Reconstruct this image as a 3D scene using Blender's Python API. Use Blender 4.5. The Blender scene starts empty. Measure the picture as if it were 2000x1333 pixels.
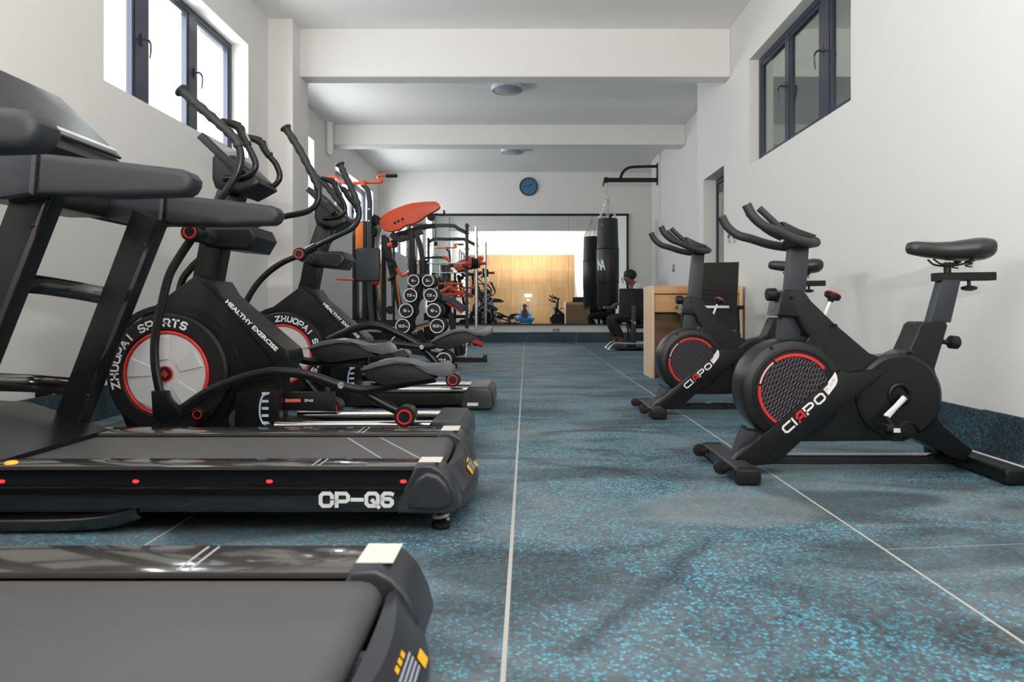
import bpy, bmesh, math, random
from mathutils import Vector, Matrix
random.seed(7)
PI = math.pi
scn = bpy.context.scene
C = scn.collection

# ---------------------------------------------------------------- camera, world, lights, exposure
cam_d = bpy.data.cameras.new('camera'); cam = bpy.data.objects.new('camera', cam_d); C.objects.link(cam)
cam.location = (0, 0, 0.65); cam.rotation_euler = (PI/2, 0, 0)
cam_d.sensor_width = 36; cam_d.lens = 1375/2000*36
cam_d.shift_x = -28/2000; cam_d.shift_y = -61.5/2000
cam_d.clip_start = 0.05
cam_d.dof.use_dof = True; cam_d.dof.focus_distance = 4.2; cam_d.dof.aperture_fstop = 5.6
scn.camera = cam
scn.view_settings.view_transform = 'Standard'
scn.view_settings.look = 'None'
scn.view_settings.gamma = 1
scn.view_settings.use_curve_mapping = False
scn.view_settings.exposure = 0.02

w = bpy.data.worlds.new('sky'); scn.world = w; w.use_nodes = True
bg = w.node_tree.nodes['Background']
bg.inputs[0].default_value = (0.86, 0.93, 1.0, 1); bg.inputs[1].default_value = 3.2

def area(name, loc, rot, sx, sy, power, col=(1, 1, 1), spread=PI):
    d = bpy.data.lights.new(name, 'AREA'); d.shape = 'RECTANGLE'; d.size = sx; d.size_y = sy
    d.energy = power; d.color = col; d.spread = spread
    o = bpy.data.objects.new(name, d); o.location = loc; o.rotation_euler = rot; C.objects.link(o)
    return o
# daylight coming in at the windows of the left wall (just outside their panes)
DAY = (0.98, 0.985, 1.0)
area('daylight_front', (-3.05, 0.0, 2.60), (0, -PI/2, 0), 1.3, 3.6, 90, DAY)
area('daylight_middle', (-3.05, 5.3, 2.60), (0, -PI/2, 0), 1.3, 2.4, 100, DAY)
area('daylight_second', (-3.45, 8.95, 2.55), (0, -PI/2, 0), 1.2, 1.9, 95, DAY)
area('daylight_far', (-3.45, 12.2, 2.5), (0, -PI/2, 0), 1.2, 2.9, 135, DAY)
# the photographer's flash, bounced off the wooden wall behind the camera and off the ceiling
def spot(name, loc, rot, power, ang, blend=0.6, col=(1, 1, 1), r=0.05):
    d = bpy.data.lights.new(name, 'SPOT'); d.energy = power; d.spot_size = ang; d.spot_blend = blend
    d.color = col; d.shadow_soft_size = r
    o = bpy.data.objects.new(name, d); o.location = loc; o.rotation_euler = rot; C.objects.link(o)
    return o
spot('flash_back', (0.1, -1.0, 1.1), (-PI/2, 0, 0), 75, math.radians(85), 1.0, (0.93, 0.97, 1.0))
area('flash_ceiling_bounce', (0.1, -0.95, 1.25), (PI-0.35, 0, 0), 0.25, 0.25, 300, (1.0, 0.985, 0.965))

# ---------------------------------------------------------------- materials
def nodemat(name):
    m = bpy.data.materials.new(name); m.use_nodes = True
    nt = m.node_tree; b = nt.nodes['Principled BSDF']
    return m, nt, b
def srgb(r, g, b):
    f = lambda c: (c/255/12.92) if c/255 <= 0.04045 else ((c/255+0.055)/1.055)**2.4
    return (f(r), f(g), f(b), 1)
def mat(name, col, rough=0.5, metal=0.0, bump=0.0, scale=200, emis=None, es=0, coat=0, var=0.0, spec=0.5):
    m, nt, b = nodemat(name)
    b.inputs['Base Color'].default_value = col
    b.inputs['Roughness'].default_value = rough
    b.inputs['Metallic'].default_value = metal
    b.inputs['Coat Weight'].default_value = coat
    b.inputs['Specular IOR Level'].default_value = spec
    if emis: b.inputs['Emission Color'].default_value = emis; b.inputs['Emission Strength'].default_value = es
    tc = nt.nodes.new('ShaderNodeTexCoord'); n = nt.nodes.new('ShaderNodeTexNoise')
    n.inputs['Scale'].default_value = scale; n.inputs['Detail'].default_value = 3
    nt.links.new(tc.outputs['Object'], n.inputs['Vector'])
    if bump:
        bp = nt.nodes.new('ShaderNodeBump'); bp.inputs['Strength'].default_value = bump; bp.inputs['Distance'].default_value = 0.002
        nt.links.new(n.outputs['Fac'], bp.inputs['Height']); nt.links.new(bp.outputs['Normal'], b.inputs['Normal'])
    if var:
        n2 = nt.nodes.new('ShaderNodeTexNoise'); n2.inputs['Scale'].default_value = 3.1; n2.inputs['Detail'].default_value = 5
        nt.links.new(tc.outputs['Object'], n2.inputs['Vector'])
        mr = nt.nodes.new('ShaderNodeMapRange'); mr.inputs['From Min'].default_value = 0.3; mr.inputs['From Max'].default_value = 0.7
        mr.inputs['To Min'].default_value = max(0.02, rough-var); mr.inputs['To Max'].default_value = min(1, rough+var)
        nt.links.new(n2.outputs['Fac'], mr.inputs['Value']); nt.links.new(mr.outputs['Result'], b.inputs['Roughness'])
    return m
M = {}
M['wall'] = mat('wall_paint', (0.76, 0.745, 0.72, 1), 0.75, bump=0.25, scale=14)
M['wall_r'] = mat('wall_paint_right', (0.72, 0.71, 0.685, 1), 0.7, bump=0.25, scale=14)
M['ceil'] = mat('ceiling_paint', (0.81, 0.80, 0.785, 1), 0.8, bump=0.2, scale=9)
M['slab'] = mat('joint_filler', (0.46, 0.46, 0.44, 1), 0.8)
M['black'] = mat('black_plastic', (0.007, 0.0077, 0.0092, 1), 0.33, bump=0.15, scale=900, var=0.06, spec=0.4)
M['satin'] = mat('black_satin_paint', (0.006, 0.0067, 0.008, 1), 0.27, bump=0.1, scale=1200, var=0.05, spec=0.38)
M['matte'] = mat('matte_black', (0.007, 0.007, 0.0075, 1), 0.5, spec=0.35)
M['gloss'] = mat('gloss_black', (0.008, 0.008, 0.009, 1), 0.12, coat=0.5)
M['rail'] = mat('gloss_grey_plastic', (0.055, 0.052, 0.05, 1), 0.13, coat=0.6)
M['grey'] = mat('dark_grey_plastic', (0.030, 0.033, 0.041, 1), 0.27, var=0.05)
M['pedal'] = mat('grey_pedal_plastic', (0.075, 0.079, 0.09, 1), 0.33, var=0.05)
M['rubber'] = mat('foam_rubber', (0.018, 0.020, 0.023, 1), 0.5, bump=0.4, scale=700)
M['steel'] = mat('blue_grey_steel', (0.022, 0.027, 0.035, 1), 0.45)
M['chrome'] = mat('chrome', (0.8, 0.8, 0.8, 1), 0.14, metal=1)
M['alu'] = mat('brushed_aluminium', (0.78, 0.77, 0.76, 1), 0.28, metal=1)
M['whitem'] = mat('white_metal', (0.75, 0.75, 0.75, 1), 0.35)
M['plate'] = mat('silver_plastic', (0.52, 0.53, 0.54, 1), 0.35, var=0.05)
M['red'] = mat('red_plastic', (0.62, 0.025, 0.02, 1), 0.35)
M['redp'] = mat('orange_red_paint', (0.72, 0.075, 0.02, 1), 0.3, coat=0.3)
M['orange'] = mat('orange_paint', (0.88, 0.20, 0.01, 1), 0.4)
M['redpr'] = mat('red_print', (0.75, 0.02, 0.03, 1), 0.45)
M['white'] = mat('white_print', (0.80, 0.82, 0.84, 1), 0.5)
M['blueprint'] = mat('pale_blue_print', (0.50, 0.66, 0.80, 1), 0.5)
M['pink'] = mat('pink_print', (0.80, 0.42, 0.40, 1), 0.5)
M['yellow'] = mat('yellow_print', (0.95, 0.48, 0.01, 1), 0.5)
M['greypr'] = mat('grey_print', (0.36, 0.40, 0.46, 1), 0.5)
M['sticker'] = mat('white_sticker', (0.72, 0.69, 0.62, 1), 0.5)
M['screen'] = mat('display_film', (0.02, 0.021, 0.023, 1), 0.42, var=0.08, spec=0.35)
M['bag'] = mat('bag_vinyl', (0.008, 0.0085, 0.009, 1), 0.42, bump=0.2, scale=60)
M['rib'] = mat('purple_grey_ribs', (0.075, 0.062, 0.085, 1), 0.35)
M['led'] = mat('red_led', (0.8, 0.02, 0.02, 1), 0.4, emis=(1, 0.03, 0.03, 1), es=1.6)
M['frame'] = mat('dark_window_frame', (0.03, 0.038, 0.06, 1), 0.3, metal=0.2)  # bluish daylight falling on the frames is put into this base colour
M['leather'] = mat('black_leather', (0.03, 0.036, 0.045, 1), 0.42, bump=0.35, scale=300)
M['saddle'] = mat('saddle_vinyl', (0.02, 0.02, 0.021, 1), 0.33, bump=0.3, scale=500)
M['chairfab'] = mat('chair_mesh_fabric', (0.012, 0.012, 0.012, 1), 0.75, bump=0.5, scale=900)
M['skin'] = mat('brown_skin', (0.15, 0.06, 0.035, 1), 0.45)
M['hair'] = mat('black_hair', (0.006, 0.005, 0.005, 1), 0.6, bump=0.9, scale=300)
M['trouser'] = mat('black_cloth', (0.012, 0.012, 0.014, 1), 0.8, bump=0.4, scale=200)
M['denim'] = mat('blue_denim', (0.02, 0.17, 0.42, 1), 0.8, bump=0.4, scale=200)
M['shirtb'] = mat('pale_blue_shirt', (0.12, 0.27, 0.52, 1), 0.8, bump=0.4, scale=200)
M['clock'] = mat('blue_clock_face', (0.045, 0.16, 0.28, 1), 0.4)
M['beige'] = mat('beige_plastic', (0.50, 0.45, 0.34, 1), 0.5)
M['lampw'] = mat('lamp_white', (0.72, 0.70, 0.74, 1), 0.4)
M['lampr'] = mat('lamp_lilac_ring', (0.34, 0.32, 0.45, 1), 0.35)
M['lampc'] = mat('lamp_diffuser', (0.45, 0.45, 0.44, 1), 0.3)
M['flashm'] = mat('flash_tube', (1, 1, 1, 1), 0.3, emis=(1, 0.96, 0.85, 1), es=140)
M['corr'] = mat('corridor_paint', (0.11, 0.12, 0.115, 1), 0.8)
M['amber'] = mat('amber_led', (1, 0.35, 0.02, 1), 0.4, emis=(1, 0.3, 0.02, 1), es=1.0)

def stripes_shirt():
    m, nt, b = nodemat('white_striped_shirt')
    tc = nt.nodes.new('ShaderNodeTexCoord'); wv = nt.nodes.new('ShaderNodeTexWave')
    wv.inputs['Scale'].default_value = 14; wv.inputs['Distortion'].default_value = 0.4
    r = nt.nodes.new('ShaderNodeValToRGB'); r.color_ramp.elements[0].color = (0.28, 0.25, 0.32, 1); r.color_ramp.elements[1].color = (0.72, 0.70, 0.74, 1)
    r.color_ramp.elements[0].position = 0.05; r.color_ramp.elements[1].position = 0.35
    nt.links.new(tc.outputs['Object'], wv.inputs['Vector']); nt.links.new(wv.outputs['Fac'], r.inputs['Fac'])
    nt.links.new(r.outputs['Color'], b.inputs['Base Color']); b.inputs['Roughness'].default_value = 0.85
    return m
M['shirt'] = stripes_shirt()

def rubber_floor(name, darken=1.0, dustamt=1.0):
    m, nt, b = nodemat(name); N = nt.nodes; L = nt.links
    geo = N.new('ShaderNodeNewGeometry')
    vo = N.new('ShaderNodeTexVoronoi'); vo.inputs['Scale'].default_value = 105; vo.inputs['Randomness'].default_value = 1
    nw = N.new('ShaderNodeTexNoise'); nw.inputs['Scale'].default_value = 160; nw.inputs['Detail'].default_value = 2
    L.new(geo.outputs['Position'], nw.inputs['Vector'])
    wv = N.new('ShaderNodeVectorMath'); wv.operation = 'MULTIPLY_ADD'; wv.inputs[1].default_value = (0.012, 0.012, 0.012)
    L.new(nw.outputs['Color'], wv.inputs[0]); L.new(geo.outputs['Position'], wv.inputs[2]); L.new(wv.outputs[0], vo.inputs['Vector'])
    # random fleck choice from the cell colour
    sep = N.new('ShaderNodeSeparateColor'); L.new(vo.outputs['Color'], sep.inputs['Color'])
    nb = N.new('ShaderNodeTexNoise'); nb.inputs['Scale'].default_value = 2.3; nb.inputs['Detail'].default_value = 4; nb.inputs['Roughness'].default_value = 0.6
    L.new(geo.outputs['Position'], nb.inputs['Vector'])
    add = N.new('ShaderNodeMath'); add.operation = 'MULTIPLY_ADD'; add.inputs[1].default_value = 0.95; add.inputs[2].default_value = 0.0
    L.new(nb.outputs['Fac'], add.inputs[0])
    lt = N.new('ShaderNodeMath'); lt.operation = 'LESS_THAN'; L.new(sep.outputs[0], lt.inputs[0]); L.new(add.outputs[0], lt.inputs[1])
    dm = N.new('ShaderNodeMapRange'); dm.inputs['From Min'].default_value = 0.30; dm.inputs['From Max'].default_value = 0.62
    dm.inputs['To Min'].default_value = 1; dm.inputs['To Max'].default_value = 0
    L.new(vo.outputs['Distance'], dm.inputs['Value'])
    fm = N.new('ShaderNodeMath'); fm.operation = 'MULTIPLY'; L.new(lt.outputs[0], fm.inputs[0]); L.new(dm.outputs['Result'], fm.inputs[1])
    fleck = N.new('ShaderNodeMix'); fleck.data_type = 'RGBA'
    fleck.inputs['A'].default_value = (0.04*darken, 0.26*darken, 0.37*darken, 1); fleck.inputs['B'].default_value = (0.08*darken, 0.50*darken, 0.68*darken, 1)
    L.new(sep.outputs[1], fleck.inputs['Factor'])
    base = N.new('ShaderNodeMix'); base.data_type = 'RGBA'
    base.inputs['A'].default_value = (0.020*darken, 0.036*darken, 0.052*darken, 1)
    base.inputs['B'].default_value = (0.085*darken, 0.128*darken, 0.16*darken, 1)
    L.new(sep.outputs[2], base.inputs['Factor'])
    mx = N.new('ShaderNodeMix'); mx.data_type = 'RGBA'
    L.new(fm.outputs[0], mx.inputs['Factor']); L.new(base.outputs['Result'], mx.inputs['A']); L.new(fleck.outputs['Result'], mx.inputs['B'])
    # dust film and foot marks
    nd = N.new('ShaderNodeTexNoise'); nd.inputs['Scale'].default_value = 1.25; nd.inputs['Detail'].default_value = 7; nd.inputs['Roughness'].default_value = 0.62; nd.inputs['Distortion'].default_value = 0.6
    L.new(geo.outputs['Position'], nd.inputs['Vector'])
    dr = N.new('ShaderNodeMapRange'); dr.inputs['From Min'].default_value = 0.36; dr.inputs['From Max'].default_value = 0.68
    dr.inputs['To Min'].default_value = 0.03*dustamt; dr.inputs['To Max'].default_value = 0.72*dustamt
    L.new(nd.outputs['Fac'], dr.inputs['Value'])
    dust = N.new('ShaderNodeMix'); dust.data_type = 'RGBA'; dust.inputs['B'].default_value = (0.19, 0.24, 0.265, 1)
    L.new(dr.outputs['Result'], dust.inputs['Factor']); L.new(mx.outputs['Result'], dust.inputs['A'])
    # dark scuffs, drawn out sideways, and brownish marks
    mp = N.new('ShaderNodeMapping'); mp.inputs['Scale'].default_value = (0.8, 1.7, 1); L.new(geo.outputs['Position'], mp.inputs['Vector'])
    ns = N.new('ShaderNodeTexNoise'); ns.inputs['Scale'].default_value = 1.9; ns.inputs['Detail'].default_value = 6; ns.inputs['Distortion'].default_value = 1.2
    L.new(mp.outputs['Vector'], ns.inputs['Vector'])
    sr = N.new('ShaderNodeMapRange'); sr.inputs['From Min'].default_value = 0.36; sr.inputs['From Max'].default_value = 0.56; sr.inputs['To Min'].default_value = 0.48; sr.inputs['To Max'].default_value = 1.1
    L.new(ns.outputs['Fac'], sr.inputs['Value'])
    sc = N.new('ShaderNodeMix'); sc.data_type = 'RGBA'; sc.blend_type = 'MULTIPLY'; sc.inputs['Factor'].default_value = 1
    L.new(dust.outputs['Result'], sc.inputs['A']); L.new(sr.outputs['Result'], sc.inputs['B'])
    nb2 = N.new('ShaderNodeTexNoise'); nb2.inputs['Scale'].default_value = 3.4; nb2.inputs['Detail'].default_value = 5; nb2.inputs['Distortion'].default_value = 0.8
    L.new(geo.outputs['Position'], nb2.inputs['Vector'])
    br = N.new('ShaderNodeMapRange'); br.inputs['From Min'].default_value = 0.62; br.inputs['From Max'].default_value = 0.75; br.inputs['To Max'].default_value = 0.35*dustamt
    L.new(nb2.outputs['Fac'], br.inputs['Value'])
    bmx = N.new('ShaderNodeMix'); bmx.data_type = 'RGBA'; bmx.inputs['B'].default_value = (0.27, 0.22, 0.16, 1)
    L.new(br.outputs['Result'], bmx.inputs['Factor']); L.new(sc.outputs['Result'], bmx.inputs['A'])
    def vm(op, a, bb=None):
        q = N.new('ShaderNodeVectorMath'); q.operation = op; L.new(a, q.inputs[0])
        if bb is not None: q.inputs[1].default_value = bb
        return q
    def mm(op, a, v1=None, v2=None):
        q = N.new('ShaderNodeMath'); q.operation = op
        if isinstance(a, float): q.inputs[0].default_value = a
        else: L.new(a, q.inputs[0])
        if v1 is not None:
            if isinstance(v1, float): q.inputs[1].default_value = v1
            else: L.new(v1, q.inputs[1])
        return q
    last = bmx.outputs['Result']
    # a dusty round patch by the nearest bike
    pw = N.new('ShaderNodeVectorMath'); pw.operation = 'MULTIPLY_ADD'; pw.inputs[1].default_value = (0.35, 0.35, 0)
    L.new(nd.outputs['Color'], pw.inputs[0]); L.new(geo.outputs['Position'], pw.inputs[2])
    d0 = vm('SUBTRACT', pw.outputs[0], (0.68+0.175, 2.34+0.175, 0)); d1 = vm('MULTIPLY', d0.outputs[0], (1.0, 1.35, 0)); d2 = vm('LENGTH', d1.outputs[0])
    pr_ = N.new('ShaderNodeMapRange'); pr_.inputs['From Min'].default_value = 0.24; pr_.inputs['From Max'].default_value = 0.33; pr_.inputs['To Min'].default_value = 0.5*dustamt; pr_.inputs['To Max'].default_value = 0
    L.new(d2.outputs['Value'], pr_.inputs['Value'])
    px_ = N.new('ShaderNodeMix'); px_.data_type = 'RGBA'; px_.inputs['B'].default_value = (0.22, 0.245, 0.25, 1)
    L.new(pr_.outputs['Result'], px_.inputs['Factor']); L.new(last, px_.inputs['A']); last = px_.outputs['Result']
    # a dark rubber scuff line
    for (ax, ay, bx_, by_, wd_) in ((0.53, 2.05, 0.07, 1.30, 0.045), (-0.02, 3.0, 0.45, 2.75, 0.05)):
        dx_, dy_ = bx_-ax, by_-ay; L0 = math.hypot(dx_, dy_); dx_ /= L0; dy_ /= L0
        e0 = N.new('ShaderNodeVectorMath'); e0.operation = 'SUBTRACT'; L.new(pw.outputs[0], e0.inputs[0]); e0.inputs[1].default_value = (ax+0.175, ay+0.175, 0)
        u_ = vm('DOT_PRODUCT', e0.outputs[0], (dx_, dy_, 0)); v_ = vm('DOT_PRODUCT', e0.outputs[0], (-dy_, dx_, 0))
        av = mm('ABSOLUTE', v_.outputs['Value'])
        r1 = N.new('ShaderNodeMapRange'); r1.inputs['From Min'].default_value = 0.0; r1.inputs['From Max'].default_value = wd_; r1.inputs['To Min'].default_value = 1; r1.inputs['To Max'].default_value = 0
        L.new(av.outputs[0], r1.inputs['Value'])
        uc = mm('SUBTRACT', u_.outputs['Value'], L0/2); ua = mm('ABSOLUTE', uc.outputs[0])
        r2 = N.new('ShaderNodeMapRange'); r2.inputs['From Min'].default_value = L0*0.4; r2.inputs['From Max'].default_value = L0*0.52; r2.inputs['To Min'].default_value = 0.6*dustamt; r2.inputs['To Max'].default_value = 0
        L.new(ua.outputs[0], r2.inputs['Value'])
        ff = mm('MULTIPLY', r1.outputs['Result'], r2.outputs['Result'])
        sx2 = N.new('ShaderNodeMix'); sx2.data_type = 'RGBA'; sx2.inputs['B'].default_value = (0.012, 0.02, 0.028, 1)
        L.new(ff.outputs[0], sx2.inputs['Factor']); L.new(last, sx2.inputs['A']); last = sx2.outputs['Result']
    L.new(last, b.inputs['Base Color'])
    rr = N.new('ShaderNodeMapRange'); rr.inputs['To Min'].default_value = 0.42; rr.inputs['To Max'].default_value = 0.68
    L.new(nb.outputs['Fac'], rr.inputs['Value']); L.new(rr.outputs['Result'], b.inputs['Roughness'])
    bp = N.new('ShaderNodeBump'); bp.inputs['Strength'].default_value = 0.35; bp.inputs['Distance'].default_value = 0.002
    L.new(vo.outputs['Distance'], bp.inputs['Height']); L.new(bp.outputs['Normal'], b.inputs['Normal'])
    return m
M['floor'] = rubber_floor('rubber_mat_blue_flecks')
M['base'] = rubber_floor('rubber_skirting', 0.42, 0.12)

def wood(name, c1, c2, scale=6, axis=2, rough=0.45):
    m, nt, b = nodemat(name); N = nt.nodes; L = nt.links
    tc = N.new('ShaderNodeTexCoord'); mp = N.new('ShaderNodeMapping')
    s = [scale]*3; s[axis] = scale*0.06; mp.inputs['Scale'].default_value = s
    L.new(tc.outputs['Object'], mp.inputs['Vector'])
    n = N.new('ShaderNodeTexNoise'); n.inputs['Scale'].default_value = 2.2; n.inputs['Detail'].default_value = 6; n.inputs['Distortion'].default_value = 0.5
    L.new(mp.outputs['Vector'], n.inputs['Vector'])
    r = N.new('ShaderNodeValToRGB'); r.color_ramp.elements[0].color = c1; r.color_ramp.elements[1].color = c2
    r.color_ramp.elements[0].position = 0.32; r.color_ramp.elements[1].position = 0.68
    L.new(n.outputs['Fac'], r.inputs['Fac'])
    oi = N.new('ShaderNodeObjectInfo'); hs = N.new('ShaderNodeHueSaturation')
    mr = N.new('ShaderNodeMapRange'); mr.inputs['To Min'].default_value = 0.9; mr.inputs['To Max'].default_value = 1.08
    L.new(oi.outputs['Random'], mr.inputs['Value']); L.new(mr.outputs['Result'], hs.inputs['Value'])
    L.new(r.outputs['Color'], hs.inputs['Color']); L.new(hs.outputs['Color'], b.inputs['Base Color'])
    b.inputs['Roughness'].default_value = rough
    return m
M['wood'] = wood('oak_laminate', (0.56, 0.29, 0.11, 1), (0.72, 0.42, 0.19, 1), 7, 0)
M['woodd'] = wood('oak_laminate_brown', (0.20, 0.115, 0.06, 1), (0.28, 0.165, 0.09, 1), 7, 0)
M['woodl'] = wood('oak_edge_pale', (0.68, 0.47, 0.29, 1), (0.78, 0.58, 0.40, 1), 9, 2)
M['woodw'] = wood('oak_wall_panels', (0.36, 0.185, 0.075, 1), (0.52, 0.31, 0.14, 1), 9, 2, 0.4)

def mirror_mat():
    m, nt, b = nodemat('mirror_glass'); b.inputs['Metallic'].default_value = 1; b.inputs['Roughness'].default_value = 0.0
    b.inputs['Base Color'].default_value = (0.86, 0.91, 0.89, 1)
    return m
M['mirror'] = mirror_mat()
def glass_mat(name, refl, tint, alpha_t):
    m = bpy.data.materials.new(name); m.use_nodes = True; nt = m.node_tree; nt.nodes.clear()
    o = nt.nodes.new('ShaderNodeOutputMaterial'); mx = nt.nodes.new('ShaderNodeMixShader')
    t = nt.nodes.new('ShaderNodeBsdfTransparent'); g = nt.nodes.new('ShaderNodeBsdfGlossy')
    t.inputs[0].default_value = alpha_t; g.inputs[0].default_value = tint; g.inputs['Roughness'].default_value = 0.0
    mx.inputs[0].default_value = refl
    nt.links.new(t.outputs[0], mx.inputs[1]); nt.links.new(g.outputs[0], mx.inputs[2]); nt.links.new(mx.outputs[0], o.inputs[0])
    return m
M['glass'] = glass_mat('clear_window_glass', 0.06, (1, 1, 1, 1), (0.97, 0.98, 0.98, 1))
M['tint'] = glass_mat('grey_green_reflective_glass', 0.55, (0.80, 0.86, 0.82, 1), (0.7, 0.78, 0.74, 1))
def grille_mat():
    m, nt, b = nodemat('diamond_grille'); N = nt.nodes; L = nt.links
    tc = N.new('ShaderNodeTexCoord'); mp = N.new('ShaderNodeMapping'); mp.inputs['Rotation'].default_value = (0, 0.5, 0)
    mp.inputs['Scale'].default_value = (1, 1, 0.6)
    L.new(tc.outputs['Object'], mp.inputs['Vector'])
    vo = N.new('ShaderNodeTexVoronoi'); vo.inputs['Scale'].default_value = 130; vo.inputs['Randomness'].default_value = 0.0
    L.new(mp.outputs['Vector'], vo.inputs['Vector'])
    r = N.new('ShaderNodeValToRGB'); r.color_ramp.elements[0].color = (0.003, 0.003, 0.004, 1); r.color_ramp.elements[1].color = (0.055, 0.045, 0.06, 1)
    r.color_ramp.elements[0].position = 0.30; r.color_ramp.elements[1].position = 0.45
    L.new(vo.outputs['Distance'], r.inputs['Fac']); L.new(r.outputs['Color'], b.inputs['Base Color'])
    bp = N.new('ShaderNodeBump'); bp.inputs['Distance'].default_value = 0.004; bp.inputs['Strength'].default_value = 0.9
    L.new(vo.outputs['Distance'], bp.inputs['Height']); L.new(bp.outputs['Normal'], b.inputs['Normal'])
    b.inputs['Roughness'].default_value = 0.35
    return m
M['grille'] = grille_mat()
def belt_mat():
    m, nt, b = nodemat('treadmill_belt'); N = nt.nodes; L = nt.links
    tc = N.new('ShaderNodeTexCoord'); mp = N.new('ShaderNodeMapping'); mp.inputs['Scale'].default_value = (1.2, 9, 1)
    L.new(tc.outputs['Object'], mp.inputs['Vector'])
    n = N.new('ShaderNodeTexNoise'); n.inputs['Scale'].default_value = 1.3; n.inputs['Detail'].default_value = 5
    L.new(mp.outputs['Vector'], n.inputs['Vector'])
    r = N.new('ShaderNodeValToRGB'); r.color_ramp.elements[0].color = (0.065, 0.065, 0.067, 1); r.color_ramp.elements[1].color = (0.10, 0.10, 0.102, 1)
    L.new(n.outputs['Fac'], r.inputs['Fac']); L.new(r.outputs['Color'], b.inputs['Base Color'])
    n2 = N.new('ShaderNodeTexNoise'); n2.inputs['Scale'].default_value = 700
    L.new(tc.outputs['Object'], n2.inputs['Vector'])
    bp = N.new('ShaderNodeBump'); bp.inputs['Strength'].default_value = 0.3; bp.inputs['Distance'].default_value = 0.001
    L.new(n2.outputs['Fac'], bp.inputs['Height']); L.new(bp.outputs['Normal'], b.inputs['Normal'])
    b.inputs['Roughness'].default_value = 0.55
    return m
M['belt'] = belt_mat()

# ---------------------------------------------------------------- helpers
def W(px, py, y):
    "point of the place seen at (px, py) that lies y metres in front of the lens"
    return Vector(((px-1028)*y/1375, y, 0.65-(py-605)*y/1375))
def XZ(pts, y):
    return [(W(a, b, y).x, W(a, b, y).z) for a, b in pts]
ORG = {}
def finish(bm, name, smooth=35):
    bmesh.ops.remove_doubles(bm, verts=bm.verts, dist=1e-6)
    bmesh.ops.recalc_face_normals(bm, faces=bm.faces)
    me = bpy.data.meshes.new(name)
    if smooth:
        for f in bm.faces: f.smooth = True
    bm.to_mesh(me); bm.free()
    if smooth: me.set_sharp_from_angle(angle=math.radians(smooth))
    return me
def tag(o, label=None, cat=None, group=None, kind=None):
    if label: o['label'] = label
    if cat: o['category'] = cat
    if group: o['group'] = group
    if kind: o['kind'] = kind
    return o
def thing(name, label, cat, loc, group=None):
    o = bpy.data.objects.new(name, None); C.objects.link(o); o.location = loc; o.empty_display_size = 0.1
    ORG[o.name] = Vector(loc)
    return tag(o, label, cat, group)
def ob(name, bm, m, parent=None, loc=None, label=None, smooth=35, cat=None, group=None, kind=None):
    org = ORG[parent.name] if parent else (Vector(loc) if loc is not None else Vector((0, 0, 0)))
    bmesh.ops.translate(bm, verts=bm.verts, vec=-org)
    me = finish(bm, name, smooth)
    for mm in (m if isinstance(m, (list, tuple)) else [m]): me.materials.append(M[mm])
    o = bpy.data.objects.new(name, me); C.objects.link(o)
    if parent: o.parent = parent
    else: o.location = org
    ORG[o.name] = org.copy()
    return tag(o, label, cat, group, kind)
def struct(name, bm, m, parent=None, smooth=None):
    o = ob(name, bm, m, parent, smooth=smooth)
    if not parent: o['kind'] = 'structure'
    return o
def kids(o): return [c for c in bpy.data.objects if c.parent == o]
def copy_tree(o, parent=None):
    c = o.copy(); C.objects.link(c); ORG[c.name] = ORG[o.name]
    if parent: c.parent = parent
    for ch in kids(o):
        if ch is not c: copy_tree(ch, c)
    return c
def merge(bm, t):
    me = bpy.data.meshes.new('tmp'); t.to_mesh(me); t.free(); bm.from_mesh(me); bpy.data.meshes.remove(me)
def new(): return bmesh.new()
def box(bm, x0, x1, y0, y1, z0, z1, bev=0, rot=None, seg=2):
    t = bmesh.new(); bmesh.ops.create_cube(t, size=1)
    for v in t.verts:
        v.co = Vector((x0+(v.co.x+.5)*(x1-x0), y0+(v.co.y+.5)*(y1-y0), z0+(v.co.z+.5)*(z1-z0)))
    if bev: bmesh.ops.bevel(t, geom=t.edges[:], offset=bev, segments=seg, affect='EDGES', profile=0.6)
    if rot: bmesh.ops.transform(t, matrix=rot, verts=t.verts)
    merge(bm, t); return bm
def about(p, ang, axis):
    p = Vector(p); return Matrix.Translation(p) @ Matrix.Rotation(ang, 4, axis) @ Matrix.Translation(-p)
def prism(bm, xz, y0, y1, bev=0, seg=2, vert_bev=0):
    t = bmesh.new()
    vs = [t.verts.new((x, y0, z)) for x, z in xz]
    f = t.faces.new(vs)
    r = bmesh.ops.extrude_face_region(t, geom=[f])
    bmesh.ops.translate(t, verts=[g for g in r['geom'] if isinstance(g, bmesh.types.BMVert)], vec=(0, y1-y0, 0))
    if bev:
        es = [e for e in t.edges if abs(e.verts[0].co.y-e.verts[1].co.y) < 1e-7]
        bmesh.ops.bevel(t, geom=es, offset=bev, segments=seg, affect='EDGES', profile=0.6, clamp_overlap=True)
    merge(bm, t); return bm
def smoothpts(pts, n=6):
    P = [Vector(p) for p in pts]
    if len(P) < 3 or n <= 1: return P
    out = []
    for i in range(len(P)-1):
        p0 = P[i-1] if i else P[0]*2-P[1]
        p1, p2 = P[i], P[i+1]
        p3 = P[i+2] if i+2 < len(P) else P[-1]*2-P[-2]
        for k in range(n):
            t = k/n
            out.append(0.5*((2*p1)+(-p0+p2)*t+(2*p0-5*p1+4*p2-p3)*t*t+(-p0+3*p1-3*p2+p3)*t**3))
    out.append(P[-1]); return out
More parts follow.
